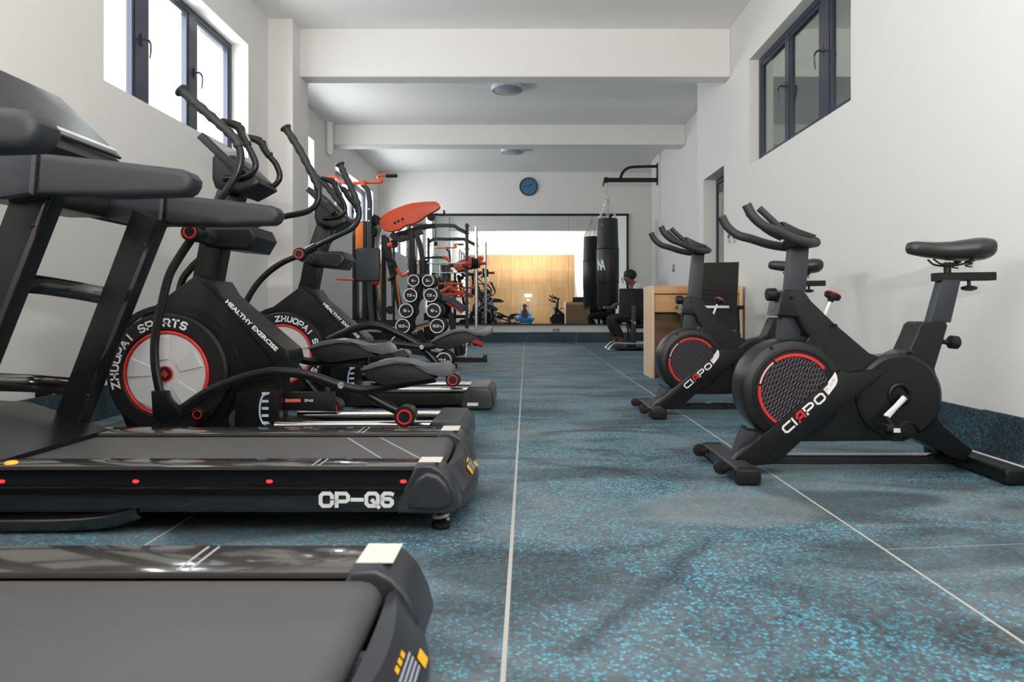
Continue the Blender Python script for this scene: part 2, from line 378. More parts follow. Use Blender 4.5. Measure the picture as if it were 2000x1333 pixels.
def sweep(bm, pts, r, seg=10, n=6, up=(0, 1, 0), r2=None, closed=False, square=False, caps=True):
    """tube along pts; r = radius (or list, one per pt) across the plane, r2 = radius along 'up'"""
    P = smoothpts(pts, n)
    m = len(P)
    def rad(R, i):
        if R is None: return None
        if isinstance(R, (list, tuple)):
            f = i/(m-1)*(len(R)-1); a = int(min(f, len(R)-2)); return R[a]+(R[a+1]-R[a])*(f-a)
        return R
    rings = []
    up0 = Vector(up)
    for i in range(m):
        a = P[i-1] if (i or closed) else P[i]
        b = P[(i+1) % m] if (i < m-1 or closed) else P[i]
        t = (b-a).normalized()
        u = up0 if abs(t.dot(up0)) < 0.93 else Vector((0.3, 0.1, 1)).normalized()
        nrm = t.cross(u).normalized(); u2 = nrm.cross(t).normalized()
        ra = rad(r, i); rb = rad(r2, i) if r2 is not None else ra
        ring = []
        if square:
            k = 0.22*min(ra, rb)
            cs = [(ra, -rb+k), (ra, rb-k), (ra-k, rb), (-ra+k, rb), (-ra, rb-k), (-ra, -rb+k), (-ra+k, -rb), (ra-k, -rb)]
        else:
            cs = [(ra*math.cos(2*PI*k/seg), rb*math.sin(2*PI*k/seg)) for k in range(seg)]
        for c, s in cs: ring.append(bm.verts.new(P[i]+nrm*c+u2*s))
        rings.append(ring)
    k = len(rings[0])
    rg = range(m if closed else m-1)
    for i in rg:
        A, B = rings[i], rings[(i+1) % m]
        for j in range(k): bm.faces.new((A[j], A[(j+1) % k], B[(j+1) % k], B[j]))
    if not closed and caps:
        bm.faces.new(rings[0]); bm.faces.new(rings[-1][::-1])
    return bm
def lathe(bm, o, axis, prof, seg=32):
    "prof: list of (radius, distance along axis)"
    o = Vector(o); ax = Vector(axis).normalized()
    u = ax.orthogonal().normalized(); v = ax.cross(u)
    rings = []
    for r, t in prof:
        c = o+ax*t
        if r < 1e-6: rings.append([bm.verts.new(c)])
        else: rings.append([bm.verts.new(c+(u*math.cos(2*PI*k/seg)+v*math.sin(2*PI*k/seg))*r) for k in range(seg)])
    for A, B in zip(rings[:-1], rings[1:]):
        for j in range(seg):
            a0, a1 = A[j % len(A)], A[(j+1) % len(A)]; b0, b1 = B[j % len(B)], B[(j+1) % len(B)]
            q = []
            for x in (a0, a1, b1, b0):
                if x not in q: q.append(x)
            if len(q) > 2: bm.faces.new(q)
    if len(rings[0]) > 1: bm.faces.new(rings[0][::-1])
    if len(rings[-1]) > 1: bm.faces.new(rings[-1])
    return bm
def cyl(bm, p0, p1, r, seg=16, bev=0):
    p0 = Vector(p0); p1 = Vector(p1); L = (p1-p0).length
    pr = [(r, 0), (r, L)] if not bev else [(r-bev, 0), (r, bev), (r, L-bev), (r-bev, L)]
    return lathe(bm, p0, p1-p0, pr, seg)
def ydisc(bm, x, z, r, y0, y1, bev=0.003, seg=40):
    return cyl(bm, (x, y0, z), (x, y1, z), r, seg, bev)
def sector(bm, x, z, r0, r1, a0, a1, y0, y1, n=20):
    full = abs(a1-a0) >= 359.9
    m = n if full else n+1
    V = []
    for i in range(m):
        a = math.radians(a0+(a1-a0)*i/n); c, s = math.cos(a), math.sin(a)
        V.append([bm.verts.new((x+r*c, y, z+r*s)) for r, y in ((r0, y0), (r1, y0), (r1, y1), (r0, y1))])
    for i in range(n):
        A, B = V[i], V[(i+1) % m]
        for j in range(4): bm.faces.new((A[j], A[(j+1) % 4], B[(j+1) % 4], B[j]))
    if not full: bm.faces.new(V[0]); bm.faces.new(V[-1][::-1])
    return bm
def ring(bm, o, axis, R, r, seg=28, s2=8):
    o = Vector(o); ax = Vector(axis).normalized(); u = ax.orthogonal().normalized(); v = ax.cross(u)
    G = []
    for i in range(seg):
        a = 2*PI*i/seg; d = u*math.cos(a)+v*math.sin(a)
        G.append([bm.verts.new(o+d*(R+r*math.cos(2*PI*k/s2))+ax*(r*math.sin(2*PI*k/s2))) for k in range(s2)])
    for i in range(seg):
        A, B = G[i], G[(i+1) % seg]
        for j in range(s2): bm.faces.new((A[j], A[(j+1) % s2], B[(j+1) % s2], B[j]))
    return bm
_tc = [0]
def text(bm, s, size, matrix, bold=0.0, ext=0.0008, sx=1.0, align='CENTER'):
    "flat lettering; matrix maps the text plane (x right, y up) into the place"
    cu = bpy.data.curves.new('t', 'FONT'); cu.body = s; cu.size = size; cu.extrude = ext; cu.offset = bold
    cu.align_x = align; cu.align_y = 'CENTER'; cu.resolution_u = 2
    o = bpy.data.objects.new('t', cu)
    me = bpy.data.meshes.new_from_object(o)
    me.transform(matrix @ Matrix.Diagonal((sx, 1, 1, 1)))
    bm.from_mesh(me)
    bpy.data.objects.remove(o); bpy.data.curves.remove(cu); bpy.data.meshes.remove(me)
    return bm
_c = 0.2
_box = [(_c, 1), (0, 1-_c), (0, _c), (_c, 0), (1-_c, 0), (1, _c), (1, 1-_c), (1-_c, 1), (_c, 1)]
GLYPH = {
 'C': (1, [[(1, .70), (1, 1-_c), (1-_c, 1), (_c, 1), (0, 1-_c), (0, _c), (_c, 0), (1-_c, 0), (1, _c), (1, .30)]]),
 'c': (1, [[(1, 1), (_c, 1), (0, 1-_c), (0, _c), (_c, 0), (1, 0)]]),
 'O': (1, [_box]), 'Q': (1, [_box, [(.55, .42), (1.05, -.08)]]),
 'P': (1, [[(0, 0), (0, 1), (1-_c, 1), (1, 1-_c), (1, .38+_c*.6), (1-_c, .36), (0, .36)]]),
 'I': (0, [[(0, 0), (0, 1)]]), '-': (.8, [[(0, .5), (.8, .5)]]),
 '6': (.85, [[(.85, .95), (.7, 1), (_c, 1), (0, 1-_c), (0, _c), (_c, 0), (.85-_c, 0), (.85, _c), (.85, .55-_c*.8), (.85-_c, .56), (0, .56)]]),
 'A': (1, [[(0, 0), (.5, 1), (1, 0)], [(.2, .3), (.8, .3)]]), 'a': (1, [[(0, -.1), (0, .62), (.35, 1), (1, 1), (1, .0)], [(0, .3), (.7, .3)]]),
 'Z': (.9, [[(0, 1), (.9, 1), (0, 0), (.9, 0)]]), 'H': (.85, [[(0, 0), (0, 1)], [(.85, 0), (.85, 1)], [(0, .5), (.85, .5)]]),
 'U': (.9, [[(0, 1), (0, _c), (_c, 0), (.9-_c, 0), (.9, _c), (.9, 1)]]),
 'S': (.85, [[(.85, 1-_c*.6), (.85-_c, 1), (_c, 1), (0, 1-_c), (0, .5+_c*.6), (_c, .52), (.85-_c, .48), (.85, .5-_c), (.85, _c), (.85-_c, 0), (_c, 0), (0, _c*.6)]]),
 'R': (.9, [[(0, 0), (0, 1), (.9-_c, 1), (.9, 1-_c), (.9, .45+_c*.6), (.9-_c, .42), (0, .42)], [(.45, .42), (.9, 0)]]),
 '1': (.3, [[(0, .85), (.2, 1), (.2, 0)]]), '2': (.85, [[(0, .8), (_c, 1), (.85-_c, 1), (.85, 1-_c), (.85, .6), (0, .15), (0, 0), (.85, 0)]]),
 '5': (.85, [[(.85, 1), (0, 1), (0, .55), (.85-_c, .55), (.85, .4), (.85, _c), (.85-_c, 0), (0, 0)]]), '7': (.8, [[(0, 1), (.8, 1), (.3, 0)]]),
 '0': (.85, [[(_c, 1), (0, 1-_c), (0, _c), (_c, 0), (.85-_c, 0), (.85, _c), (.85, 1-_c), (.85-_c, 1), (_c, 1)]]), '.': (.1, [[(0, 0), (.1, 0)]]),
 'T': (.9, [[(0, 1), (.9, 1)], [(.45, 0), (.45, 1)]]), 'N': (.9, [[(0, 0), (0, 1), (.9, 0), (.9, 1)]]),
}
def ribbon(bm, pts, wd, mtx, ext):
    P = [Vector((x, y, 0)) for x, y in pts]; closed = (P[0]-P[-1]).length < 1e-6
    if closed: P = P[:-1]
    else:
        P[0] = P[0]+(P[0]-P[1]).normalized()*wd*.5; P[-1] = P[-1]+(P[-1]-P[-2]).normalized()*wd*.5
    n = len(P); L_, R_ = [], []
    for i in range(n):
        a = P[i-1] if (i or closed) else None; b = P[(i+1) % n] if (i < n-1 or closed) else None
        d1 = (P[i]-a).normalized() if a is not None else (b-P[i]).normalized(); d2 = (b-P[i]).normalized() if b is not None else d1
        nn = Vector((-(d1+d2).y, (d1+d2).x, 0)).normalized(); k = max(0.35, nn.dot(Vector((-d1.y, d1.x, 0))))
        L_.append(P[i]+nn*wd*.5/k); R_.append(P[i]-nn*wd*.5/k)
    V = [[bm.verts.new(mtx @ (v+Vector((0, 0, z)))) for v, z in ((L_[i], 0), (R_[i], 0), (R_[i], ext), (L_[i], ext))] for i in range(n)]
    for i in range(n if closed else n-1):
        A, B = V[i], V[(i+1) % n]
        for j in range(4): bm.faces.new((A[j], A[(j+1) % 4], B[(j+1) % 4], B[j]))
    if not closed: bm.faces.new(V[0]); bm.faces.new(V[-1][::-1])
def block(bm, s, h, mtx, wx=1.0, wd=0.2, gap=0.35, ext=0.0009):
    "heavy block lettering: s in capitals of height h, each letter wx*h wide, strokes wd*h thick, centred"
    tot = sum(GLYPH[c][0]*wx if c != ' ' else .5 for c in s)+(len(s)-1)*(gap+wd*0.6)
    x = -tot/2
    for c in s:
        if c == ' ': x += .5+gap+wd*.6; continue
        g = GLYPH[c]
        for st in g[1]: ribbon(bm, [((x+px*wx)*h, (py-.5)*(1-wd)*h) for px, py in st], wd*h, mtx, ext)
        x += g[0]*wx+gap+wd*.6
    return bm
def face_cam(loc, roll=0):      # text plane that faces -Y
    return Matrix.Translation(Vector(loc)) @ Matrix.Rotation(PI/2, 4, 'X') @ Matrix.Rotation(roll, 4, 'Z')
def chain(bm, p0, p1, link=0.03, r=0.0035):
    p0 = Vector(p0); p1 = Vector(p1); d = p1-p0; n = max(2, int(d.length/(link*0.8))); t = d.normalized()
    a = t.orthogonal().normalized(); b = t.cross(a)
    for i in range(n):
        c = p0+d*((i+.5)/n); s = a if i % 2 else b
        pts = [c+t*(link*.5), c+s*(link*.25)+t*link*.2, c+s*(link*.25)-t*link*.2, c-t*(link*.5), c-s*(link*.25)-t*link*.2, c-s*(link*.25)+t*link*.2]
        sweep(bm, pts, r, seg=4, n=1, up=tuple(t.cross(s)), closed=True)
    return bm

# ---------------------------------------------------------------- room
CH1, CH2 = 3.49, 3.40
XL, XR = -2.52, 2.06          # near bay
XL2, XR2 = -2.94, 2.365       # far bays
YB, YF = -2.65, 14.06
def wall_yrun(bm, x0, x1, y0, y1, z1, openings, z0=-0.06):
    y = y0
    for a, b, c, d in sorted(openings):
        box(bm, x0, x1, y, a, z0, z1)
        if c > z0+0.08: box(bm, x0, x1, a, b, z0, c)
        box(bm, x0, x1, a, b, d, z1)
        y = b
    box(bm, x0, x1, y, y1, z0, z1)
WIN_A = (4.2, 6.38, 2.02, 3.05)
WIN_B = (-2.0, 2.0, 2.02, 3.05)
WIN_C = (8.15, 9.75, 2.0, 2.99)
WIN_D = (10.84, 13.5, 1.95, 2.90)
WIN_R = (4.47, 6.51, 1.98, 2.96)
DOOR = (7.34, 8.19, -0.06, 2.156)
bm = new()
wall_yrun(bm, XL-0.26, XL, YB, 6.87, CH1, [WIN_A, WIN_B])
box(bm, XL-0.26, -2.28, 6.87, 7.36, -0.06, CH1)
wall_yrun(bm, XL2-0.26, XL2, 7.36, YF, CH1, [WIN_C, WIN_D])
struct('wall_left', bm, 'wall')
bm = new()
wall_yrun(bm, XR, XR+0.20, YB, 8.48, CH1, [WIN_R, DOOR])
box(bm, XR2, XR2+0.2, 8.48, 13.1, -0.06, CH1)
box(bm, XR2-0.035, XR2+0.005, 12.35, 13.1, -0.06, CH1)
box(bm, XR2+0.2, 2.9, 13.0, 13.1, -0.06, CH1)
box(bm, 2.72, 2.9, 13.1, YF, -0.06, CH1)
struct('wall_right', bm, 'wall_r')
bm = new(); box(bm, -3.3, 3.0, YF, YF+0.2, -0.06, CH1); struct('wall_far', bm, 'wall')
bm = new(); box(bm, XL-0.2, XR+0.2, YB-0.2, YB, -0.06, CH1); wb = struct('wall_back', bm, 'wall')
# wooden panels on the back wall, one object each
pm = {}
for r_ in range(4):
    z0 = 0.02+r_*0.78; h = 0.775 if r_ < 3 else 0.70
    x = XL+0.005; first = (0.6 if r_ % 2 else 1.2)
    while x < XR-0.02:
        wd = min(first, XR-0.005-x); first = 1.2
        bm = new(); box(bm, x, x+wd-0.006, YB, YB+0.018, z0, z0+h-0.006, 0.003, seg=1)
        ob('panel', bm, 'woodw', wb, smooth=None)
        x += wd
bm = new(); box(bm, XL-0.26, XR+0.2, YB-0.2, 7.3, CH1, CH1+0.15); box(bm, -3.25, 2.95, 7.3, YF+0.2, CH2, CH1+0.15)
struct('ceiling', bm, 'ceil')
bm = new(); box(bm, -2.29, XR, 7.1, 7.31, 3.0, CH1, 0.006, seg=1); struct('trim_1', bm, 'wall')      # near ceiling beam
bm = new(); box(bm, XL2, XR2, 10.45, 10.75, 3.10, CH2, 0.006, seg=1); struct('trim_2', bm, 'wall')    # far ceiling beam
# floor: light slab and one object per rubber tile
bm = new(); box(bm, -3.3, 3.0, YB-0.2, YF+0.2, -0.12, -0.0016); fl = struct('floor', bm, 'slab')
T = 1.012; X0 = -0.041; SH = 0.11
def clipx(poly, lim, sgn):
    out = []
    for i in range(len(poly)):
        a, b = poly[i], poly[(i+1) % len(poly)]
        ia, ib = (a[0]-lim)*sgn <= 0, (b[0]-lim)*sgn <= 0
        if ia: out.append(a)
        if ia != ib:
            t = (lim-a[0])/(b[0]-a[0]); out.append((lim, a[1]+(b[1]-a[1])*t))
    return out
def clipy(poly, lim, sgn):
    return [(x, y) for y, x in clipx([(y, x) for x, y in poly], lim, sgn)]
for i in range(-3, 3):
    for j in range(-5, 13):
        xa, xb = X0+i*T+0.005, X0+(i+1)*T-0.005
        ya, yb = 1.80+j*T+0.0022, 1.80+(j+1)*T-0.0022
        jit = random.uniform(-0.003, 0.003)
        poly = [(xa, ya+SH*(xa-X0)+jit), (xb, ya+SH*(xb-X0)+jit), (xb, yb+SH*(xb-X0)+jit), (xa, yb+SH*(xa-X0)+jit)]
        far = yb > 7.36; farr = yb > 8.5
        for f, lim, s in ((clipx, (XL2+0.008 if far else XL+0.008), -1), (clipx, (XR2-0.008 if farr else XR-0.008), 1), (clipy, YB+0.025, -1), (clipy, YF-0.01, 1)):
            if len(poly) > 2: poly = f(poly, lim, s)
        if len(poly) < 3: continue
        if max(p[0] for p in poly)-min(p[0] for p in poly) < 0.02: continue
        bm = new(); t = bmesh.new()
        fc = t.faces.new([t.verts.new((x, y, -0.011)) for x, y in poly])
        r = bmesh.ops.extrude_face_region(t, geom=[fc]); vs = [g for g in r['geom'] if isinstance(g, bmesh.types.BMVert)]
        bmesh.ops.translate(t, verts=vs, vec=(0, 0, 0.011+random.uniform(-0.0006, 0)))
        merge(bm, t); ob('tile', bm, 'floor', fl, smooth=None)
# skirting of the same rubber, in lengths
def skirt(name, segs):
    root = bpy.data.objects.new(name, None); C.objects.link(root); root['kind'] = 'structure'; ORG[root.name] = Vector((0, 0, 0))
    for (x0, x1, y0, y1) in segs:
        bm = new(); box(bm, x0, x1, y0, y1, 0.001, 0.2+random.uniform(-0.004, 0.004), 0.002, seg=1)
        ob('skirting_length', bm, 'base', root, smooth=None)
def cuts(a, b, st=1.0, ph=0.0):
    out = []; x = a
    nx = a+((ph-a) % st or st)
    while x < b-0.01:
        e = min(nx, b); out.append((x, e-0.004)); x = e; nx += st
    return out
skirt('baseboard_right', [(XR-0.016, XR, a, b) for a, b in cuts(YB+0.03, 7.34, 1.0, 3.16)] + [(XR-0.016, XR, 8.2, 8.48)] + [(XR2-0.016, XR2, a, b) for a, b in cuts(8.5, 12.34)])
skirt('baseboard_left', [(XL, XL+0.016, a, b) for a, b in cuts(YB+0.03, 6.85)] + [(-2.28, -2.264, 6.87, 7.36), (XL+0.017, -2.28, 6.854, 6.87)] + [(XL2, XL2+0.016, a, b) for a, b in cuts(7.4, YF-0.02)])
skirt('baseboard_far', [(a, b, YF-0.016, YF) for a, b in cuts(XL2+0.02, XR2)])
# caulk bead where the right wall skirting meets the floor
bm = new(); box(bm, XR-0.026, XR-0.016, 0.2, 7.3, 0.0, 0.007, 0.002, seg=1); struct('trim_3', bm, 'whitem')

# windows -------------------------------------------------------------
def window(name, y0, y1, z0, z1, xf, side, mull, glass, handles, swing=None):
    """side -1: left wall; xf = plane of the frame's room side"""
    root = bpy.data.objects.new(name, None); C.objects.link(root); root['kind'] = 'structure'; ORG[root.name] = Vector((0, 0, 0))
    xa, xb = (xf-0.06, xf) if side < 0 else (xf, xf+0.06)
    bm = new(); f = 0.05
    box(bm, xa, xb, y0, y1, z0, z0+f); box(bm, xa, xb, y0, y1, z1-f, z1)
    box(bm, xa, xb, y0, y0+f, z0+f, z1-f); box(bm, xa, xb, y1-f, y1, z0+f, z1-f)
    for m_, wd in mull: box(bm, xa, xb, m_-wd/2, m_+wd/2, z0+f, z1-f)
    ob('window_frame', bm, 'frame', root, smooth=None)
    edges = [y0+f]+[v for m_, wd in mull for v in (m_-wd/2, m_+wd/2)]+[y1-f]
    for k in range(0, len(edges), 2):
        a, b = edges[k], edges[k+1]
        bm = new(); g = 0.032; xs = xb-0.045 if side < 0 else xa+0.005; xe = xs+0.04
        box(bm, xs, xe, a, b, z0+f, z0+f+g); box(bm, xs, xe, a, b, z1-f-g, z1-f)
        box(bm, xs, xe, a, a+g, z0+f+g, z1-f-g); box(bm, xs, xe, b-g, b, z0+f+g, z1-f-g)
        s = ob('sash', bm, 'frame', root, smooth=None)
        bm = new(); xm = (xs+xe)/2; box(bm, xm-0.003, xm+0.003, a+g, b-g, z0+f+g, z1-f-g)
        ob('window_pane', bm, glass, s, smooth=None)
    d = 1 if side < 0 else -1; xr = xb if side < 0 else xa
    for hy, hz in handles:
        bm = new(); box(bm, xr-0.004, xr+0.012*1, hy-0.012, hy+0.012, hz-0.04, hz+0.04, 0.003)
        sweep(bm, [(xr, hy, hz), (xr+d*0.04, hy, hz+0.005), (xr+d*0.055, hy+0.02, hz-0.02), (xr+d*0.05, hy+0.03, hz-0.075), (xr+d*0.045, hy+0.028, hz-0.12)], [0.008, 0.008, 0.007, 0.006, 0.004], seg=8)
        ob('window_handle', bm, 'frame', root)
    return root
window('window_1', WIN_A[0], WIN_A[1], WIN_A[2], WIN_A[3], -2.67, -1, [(4.88, 0.15), (5.63, 0.12)], 'glass', [(4.88, 2.52), (5.66, 2.55)])
window('window_2', WIN_B[0], WIN_B[1], WIN_B[2], WIN_B[3], -2.67, -1, [(-0.9, 0.12), (0, 0.12), (0.9, 0.12)], 'glass', [(0.9, 2.5)])
window('window_3', WIN_C[0], WIN_C[1], WIN_C[2], WIN_C[3], -3.10, -1, [(8.95, 0.12)], 'glass', [(8.95, 2.5)])
window('window_4', WIN_D[0], WIN_D[1], WIN_D[2], WIN_D[3], -3.10, -1, [(11.75, 0.12), (12.6, 0.12)], 'glass', [(11.75, 2.4), (12.6, 2.4)])
window('window_5', WIN_R[0], WIN_R[1], WIN_R[2], WIN_R[3], 2.15, 1, [(5.08, 0.15), (5.80, 0.07)], 'tint', [(5.1, 2.52), (5.84, 2.5)])
# corridor beyond the right-hand window and door
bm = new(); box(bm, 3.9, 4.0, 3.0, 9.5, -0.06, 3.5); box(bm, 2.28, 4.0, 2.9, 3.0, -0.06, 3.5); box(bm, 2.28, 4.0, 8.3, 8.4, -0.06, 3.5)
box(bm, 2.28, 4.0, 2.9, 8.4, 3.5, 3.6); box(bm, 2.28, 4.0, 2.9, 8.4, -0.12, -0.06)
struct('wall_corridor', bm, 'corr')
# door
root = bpy.data.objects.new('door_1', None); C.objects.link(root); root['kind'] = 'structure'; ORG[root.name] = Vector((0, 0, 0))
bm = new(); box(bm, 2.205, 2.26, 7.34, 7.39, 0, 2.156); box(bm, 2.205, 2.26, 8.14, 8.19, 0, 2.156); box(bm, 2.205, 2.26, 7.39, 8.14, 2.10, 2.156)
ob('door_frame', bm, 'frame', root, smooth=None)
bm = new(); box(bm, 2.215, 2.25, 7.395, 8.135, 0.01, 2.095, 0.003); lf = ob('door_leaf', bm, 'frame', root, smooth=None)
bm = new(); box(bm, 2.206, 2.2149, 7.47, 8.06, 0.3, 1.98); ob('door_glass', bm, 'tint', lf, smooth=None)
bm = new(); cyl(bm, (2.205, 8.08, 1.02), (2.16, 8.08, 1.02), 0.008); cyl(bm, (2.165, 8.09, 1.02), (2.165, 7.97, 1.02), 0.009); ob('door_handle', bm, 'chrome', root)

# ---------------------------------------------------------------- fixed small things
def ceiling_light(px, py, y, label):
    c = W(px, py, y); zc = CH2
    t = thing('ceiling_light', label, 'light', (c.x, y, zc), 'round ceiling lights')
    bm = new(); lathe(bm, (c.x, y, zc), (0, 0, -1), [(0.185, 0.0), (0.198, 0.012), (0.198, 0.035), (0.19, 0.045)], 40); ob('lamp_base', bm, 'lampw', t)
    bm = new(); ring(bm, (c.x, y, zc-0.05), (0, 0, 1), 0.178, 0.013, 40); ring(bm, (c.x, y, zc-0.062), (0, 0, 1), 0.135, 0.008, 40); ob('lamp_trim', bm, 'lampr', t)
    bm = new(); lathe(bm, (c.x, y, zc-0.04), (0, 0, -1), [(0.175, 0), (0.165, 0.018), (0.12, 0.035), (0.06, 0.044), (0, 0.047)], 40); ob('lamp_shade', bm, 'lampc', t)
ceiling_light(991, 180, 8.66, 'round lilac-rimmed ceiling light between the two ceiling beams, the larger one')
ceiling_light(1001, 301, 12.07, 'round white ceiling light beyond the far ceiling beam, the smaller one')
# clock
c = W(1032.5, 365, YF)
t = thing('wall_clock', 'round blue-faced wall clock with black rim above the mirror', 'clock', (c.x, YF-0.002, c.z))
bm = new(); lathe(bm, (c.x, YF-0.002, c.z), (0, -1, 0), [(0.18, 0), (0.184, 0.02), (0.178, 0.035), (0.165, 0.035), (0.162, 0.02)], 48); ob('clock_rim', bm, 'matte', t)
bm = new(); ydisc(bm, c.x, c.z, 0.163, YF-0.026, YF-0.022, 0, 48); ob('clock_face', bm, 'clock', t)
bm = new()
for k in range(12):
    a = PI/2-k*PI/6; text(bm, str(k or 12), 0.034, face_cam((c.x+0.132*math.cos(a), YF-0.0275, c.z+0.132*math.sin(a))))
ob('numerals', bm, 'matte', t)
for nm, a, L, wd in (('hour_hand', math.radians(35), 0.085, 0.010), ('minute_hand', math.radians(177), 0.13, 0.007)):
    bm = new(); d = Vector((math.cos(a), 0, math.sin(a))); p = Vector((c.x, YF-0.030, c.z))
    sweep(bm, [p-d*0.02, p+d*L], wd/2, seg=6, n=1, r2=0.0015); ob(nm, bm, 'matte', t)
# wall mirror
t = thing('wall_mirror', 'wide wall mirror of four panes in a thin black frame', 'mirror', (0, YF, 0.355))
x0, x1, z0, z1 = -2.63, 2.01, 0.355, 2.53
for k in range(4):
    a = x0+0.012+k*(x1-x0-0.024)/4; b = a+(x1-x0-0.024)/4-0.003
    bm = new(); yy = YF-0.03; tilt = (0.0, 0.0012, -0.001, 0.0014)[k]
    vs = [(a, yy, z0+.012), (b, yy-tilt, z0+.012), (b, yy-tilt+0.0012, z1-.012), (a, yy+0.0012, z1-.012)]
    f = [bm.verts.new(v) for v in vs]+[bm.verts.new((v[0], v[1]+0.006, v[2])) for v in vs]
    for q in ((0, 1, 2, 3), (7, 6, 5, 4), (0, 4, 5, 1), (1, 5, 6, 2), (2, 6, 7, 3), (3, 7, 4, 0)): bm.faces.new([f[i] for i in q])
    ob('mirror_pane', bm, 'mirror', t, smooth=None)
bm = new(); fw = 0.032
box(bm, x0-fw, x1+fw, YF-0.04, YF, z1-0.012, z1+fw); box(bm, x0-fw, x1+fw, YF-0.04, YF, z0-0.012, z0+0.012)
box(bm, x0-fw, x0+0.012, YF-0.04, YF, z0+0.012, z1-0.012); box(bm, x1-0.012, x1+fw-0.005, YF-0.04, YF, z0+0.012, z1-0.012)
ob('mirror_frame', bm, 'matte', t, smooth=None)
# sockets and switches
def plate(name, label, cat, c, axis, w_, h_, m='beige', holes='matte', group=None):
    c = Vector(c); t = thing(name, label, cat, c, group)
    bm = new()
    if axis == 'y': box(bm, c.x-w_/2, c.x+w_/2, c.y-0.01, c.y, c.z-h_/2, c.z+h_/2, 0.003)
    else: box(bm, min(c.x, c.x+axis*0.01), max(c.x, c.x+axis*0.01), c.y-w_/2, c.y+w_/2, c.z-h_/2, c.z+h_/2, 0.003)
    ob('face_plate', bm, m, t)
    bm = new()
    for k in (-1, 1):
        if axis == 'y': box(bm, c.x+k*w_*0.22-0.012, c.x+k*w_*0.22+0.012, c.y-0.013, c.y-0.009, c.z-0.016, c.z+0.016)
        else:
            xx = sorted((c.x+axis*0.009, c.x+axis*0.013)); box(bm, xx[0], xx[1], c.y+k*w_*0.22-0.012, c.y+k*w_*0.22+0.012, c.z-0.016, c.z+0.016)
    ob('socket_opening' if 'socket' in name else 'rocker', bm, holes, t)
cc = W(1086, 645, YF); plate('wall_socket', 'beige double socket on the far wall below the mirror', 'socket', (cc.x, YF, cc.z), 'y', 0.15, 0.09)
plate('light_switch', 'beige light switch beside the doorway, the one nearer the door', 'switch', (XR, 7.13, 0.65+143*7.13/1375), -1, 0.09, 0.13)
plate('light_switch', 'pale light switch beside the doorway, the one nearer the camera', 'switch', (XR, 6.95, 0.65+142*6.95/1375), -1, 0.09, 0.11)
plate('light_switch', 'small dark-framed switch on the right wall beyond the doorway', 'switch', (XR2, 11.3, 0.65+81*11.3/1375), -1, 0.1, 0.12, 'grey', 'beige')
plate('wall_socket', 'black socket with plug low on the left wall behind the treadmill', 'socket', (XL, 3.67, 0.235), 1, 0.12, 0.09, 'matte', 'black')
# short white pipe at the end of the far beam
bm = new(); c = W(644, 280, 10.35); lathe(bm, (c.x, 10.35, 3.40), (0, 0, -1), [(0.052, 0), (0.052, 0.42), (0.04, 0.47), (0.0, 0.49)], 20)
ob('drain_pipe', bm, 'whitem', None, (c.x, 10.35, 2.9), 'short white capped pipe hanging at the left end of the far ceiling beam', cat='pipe')

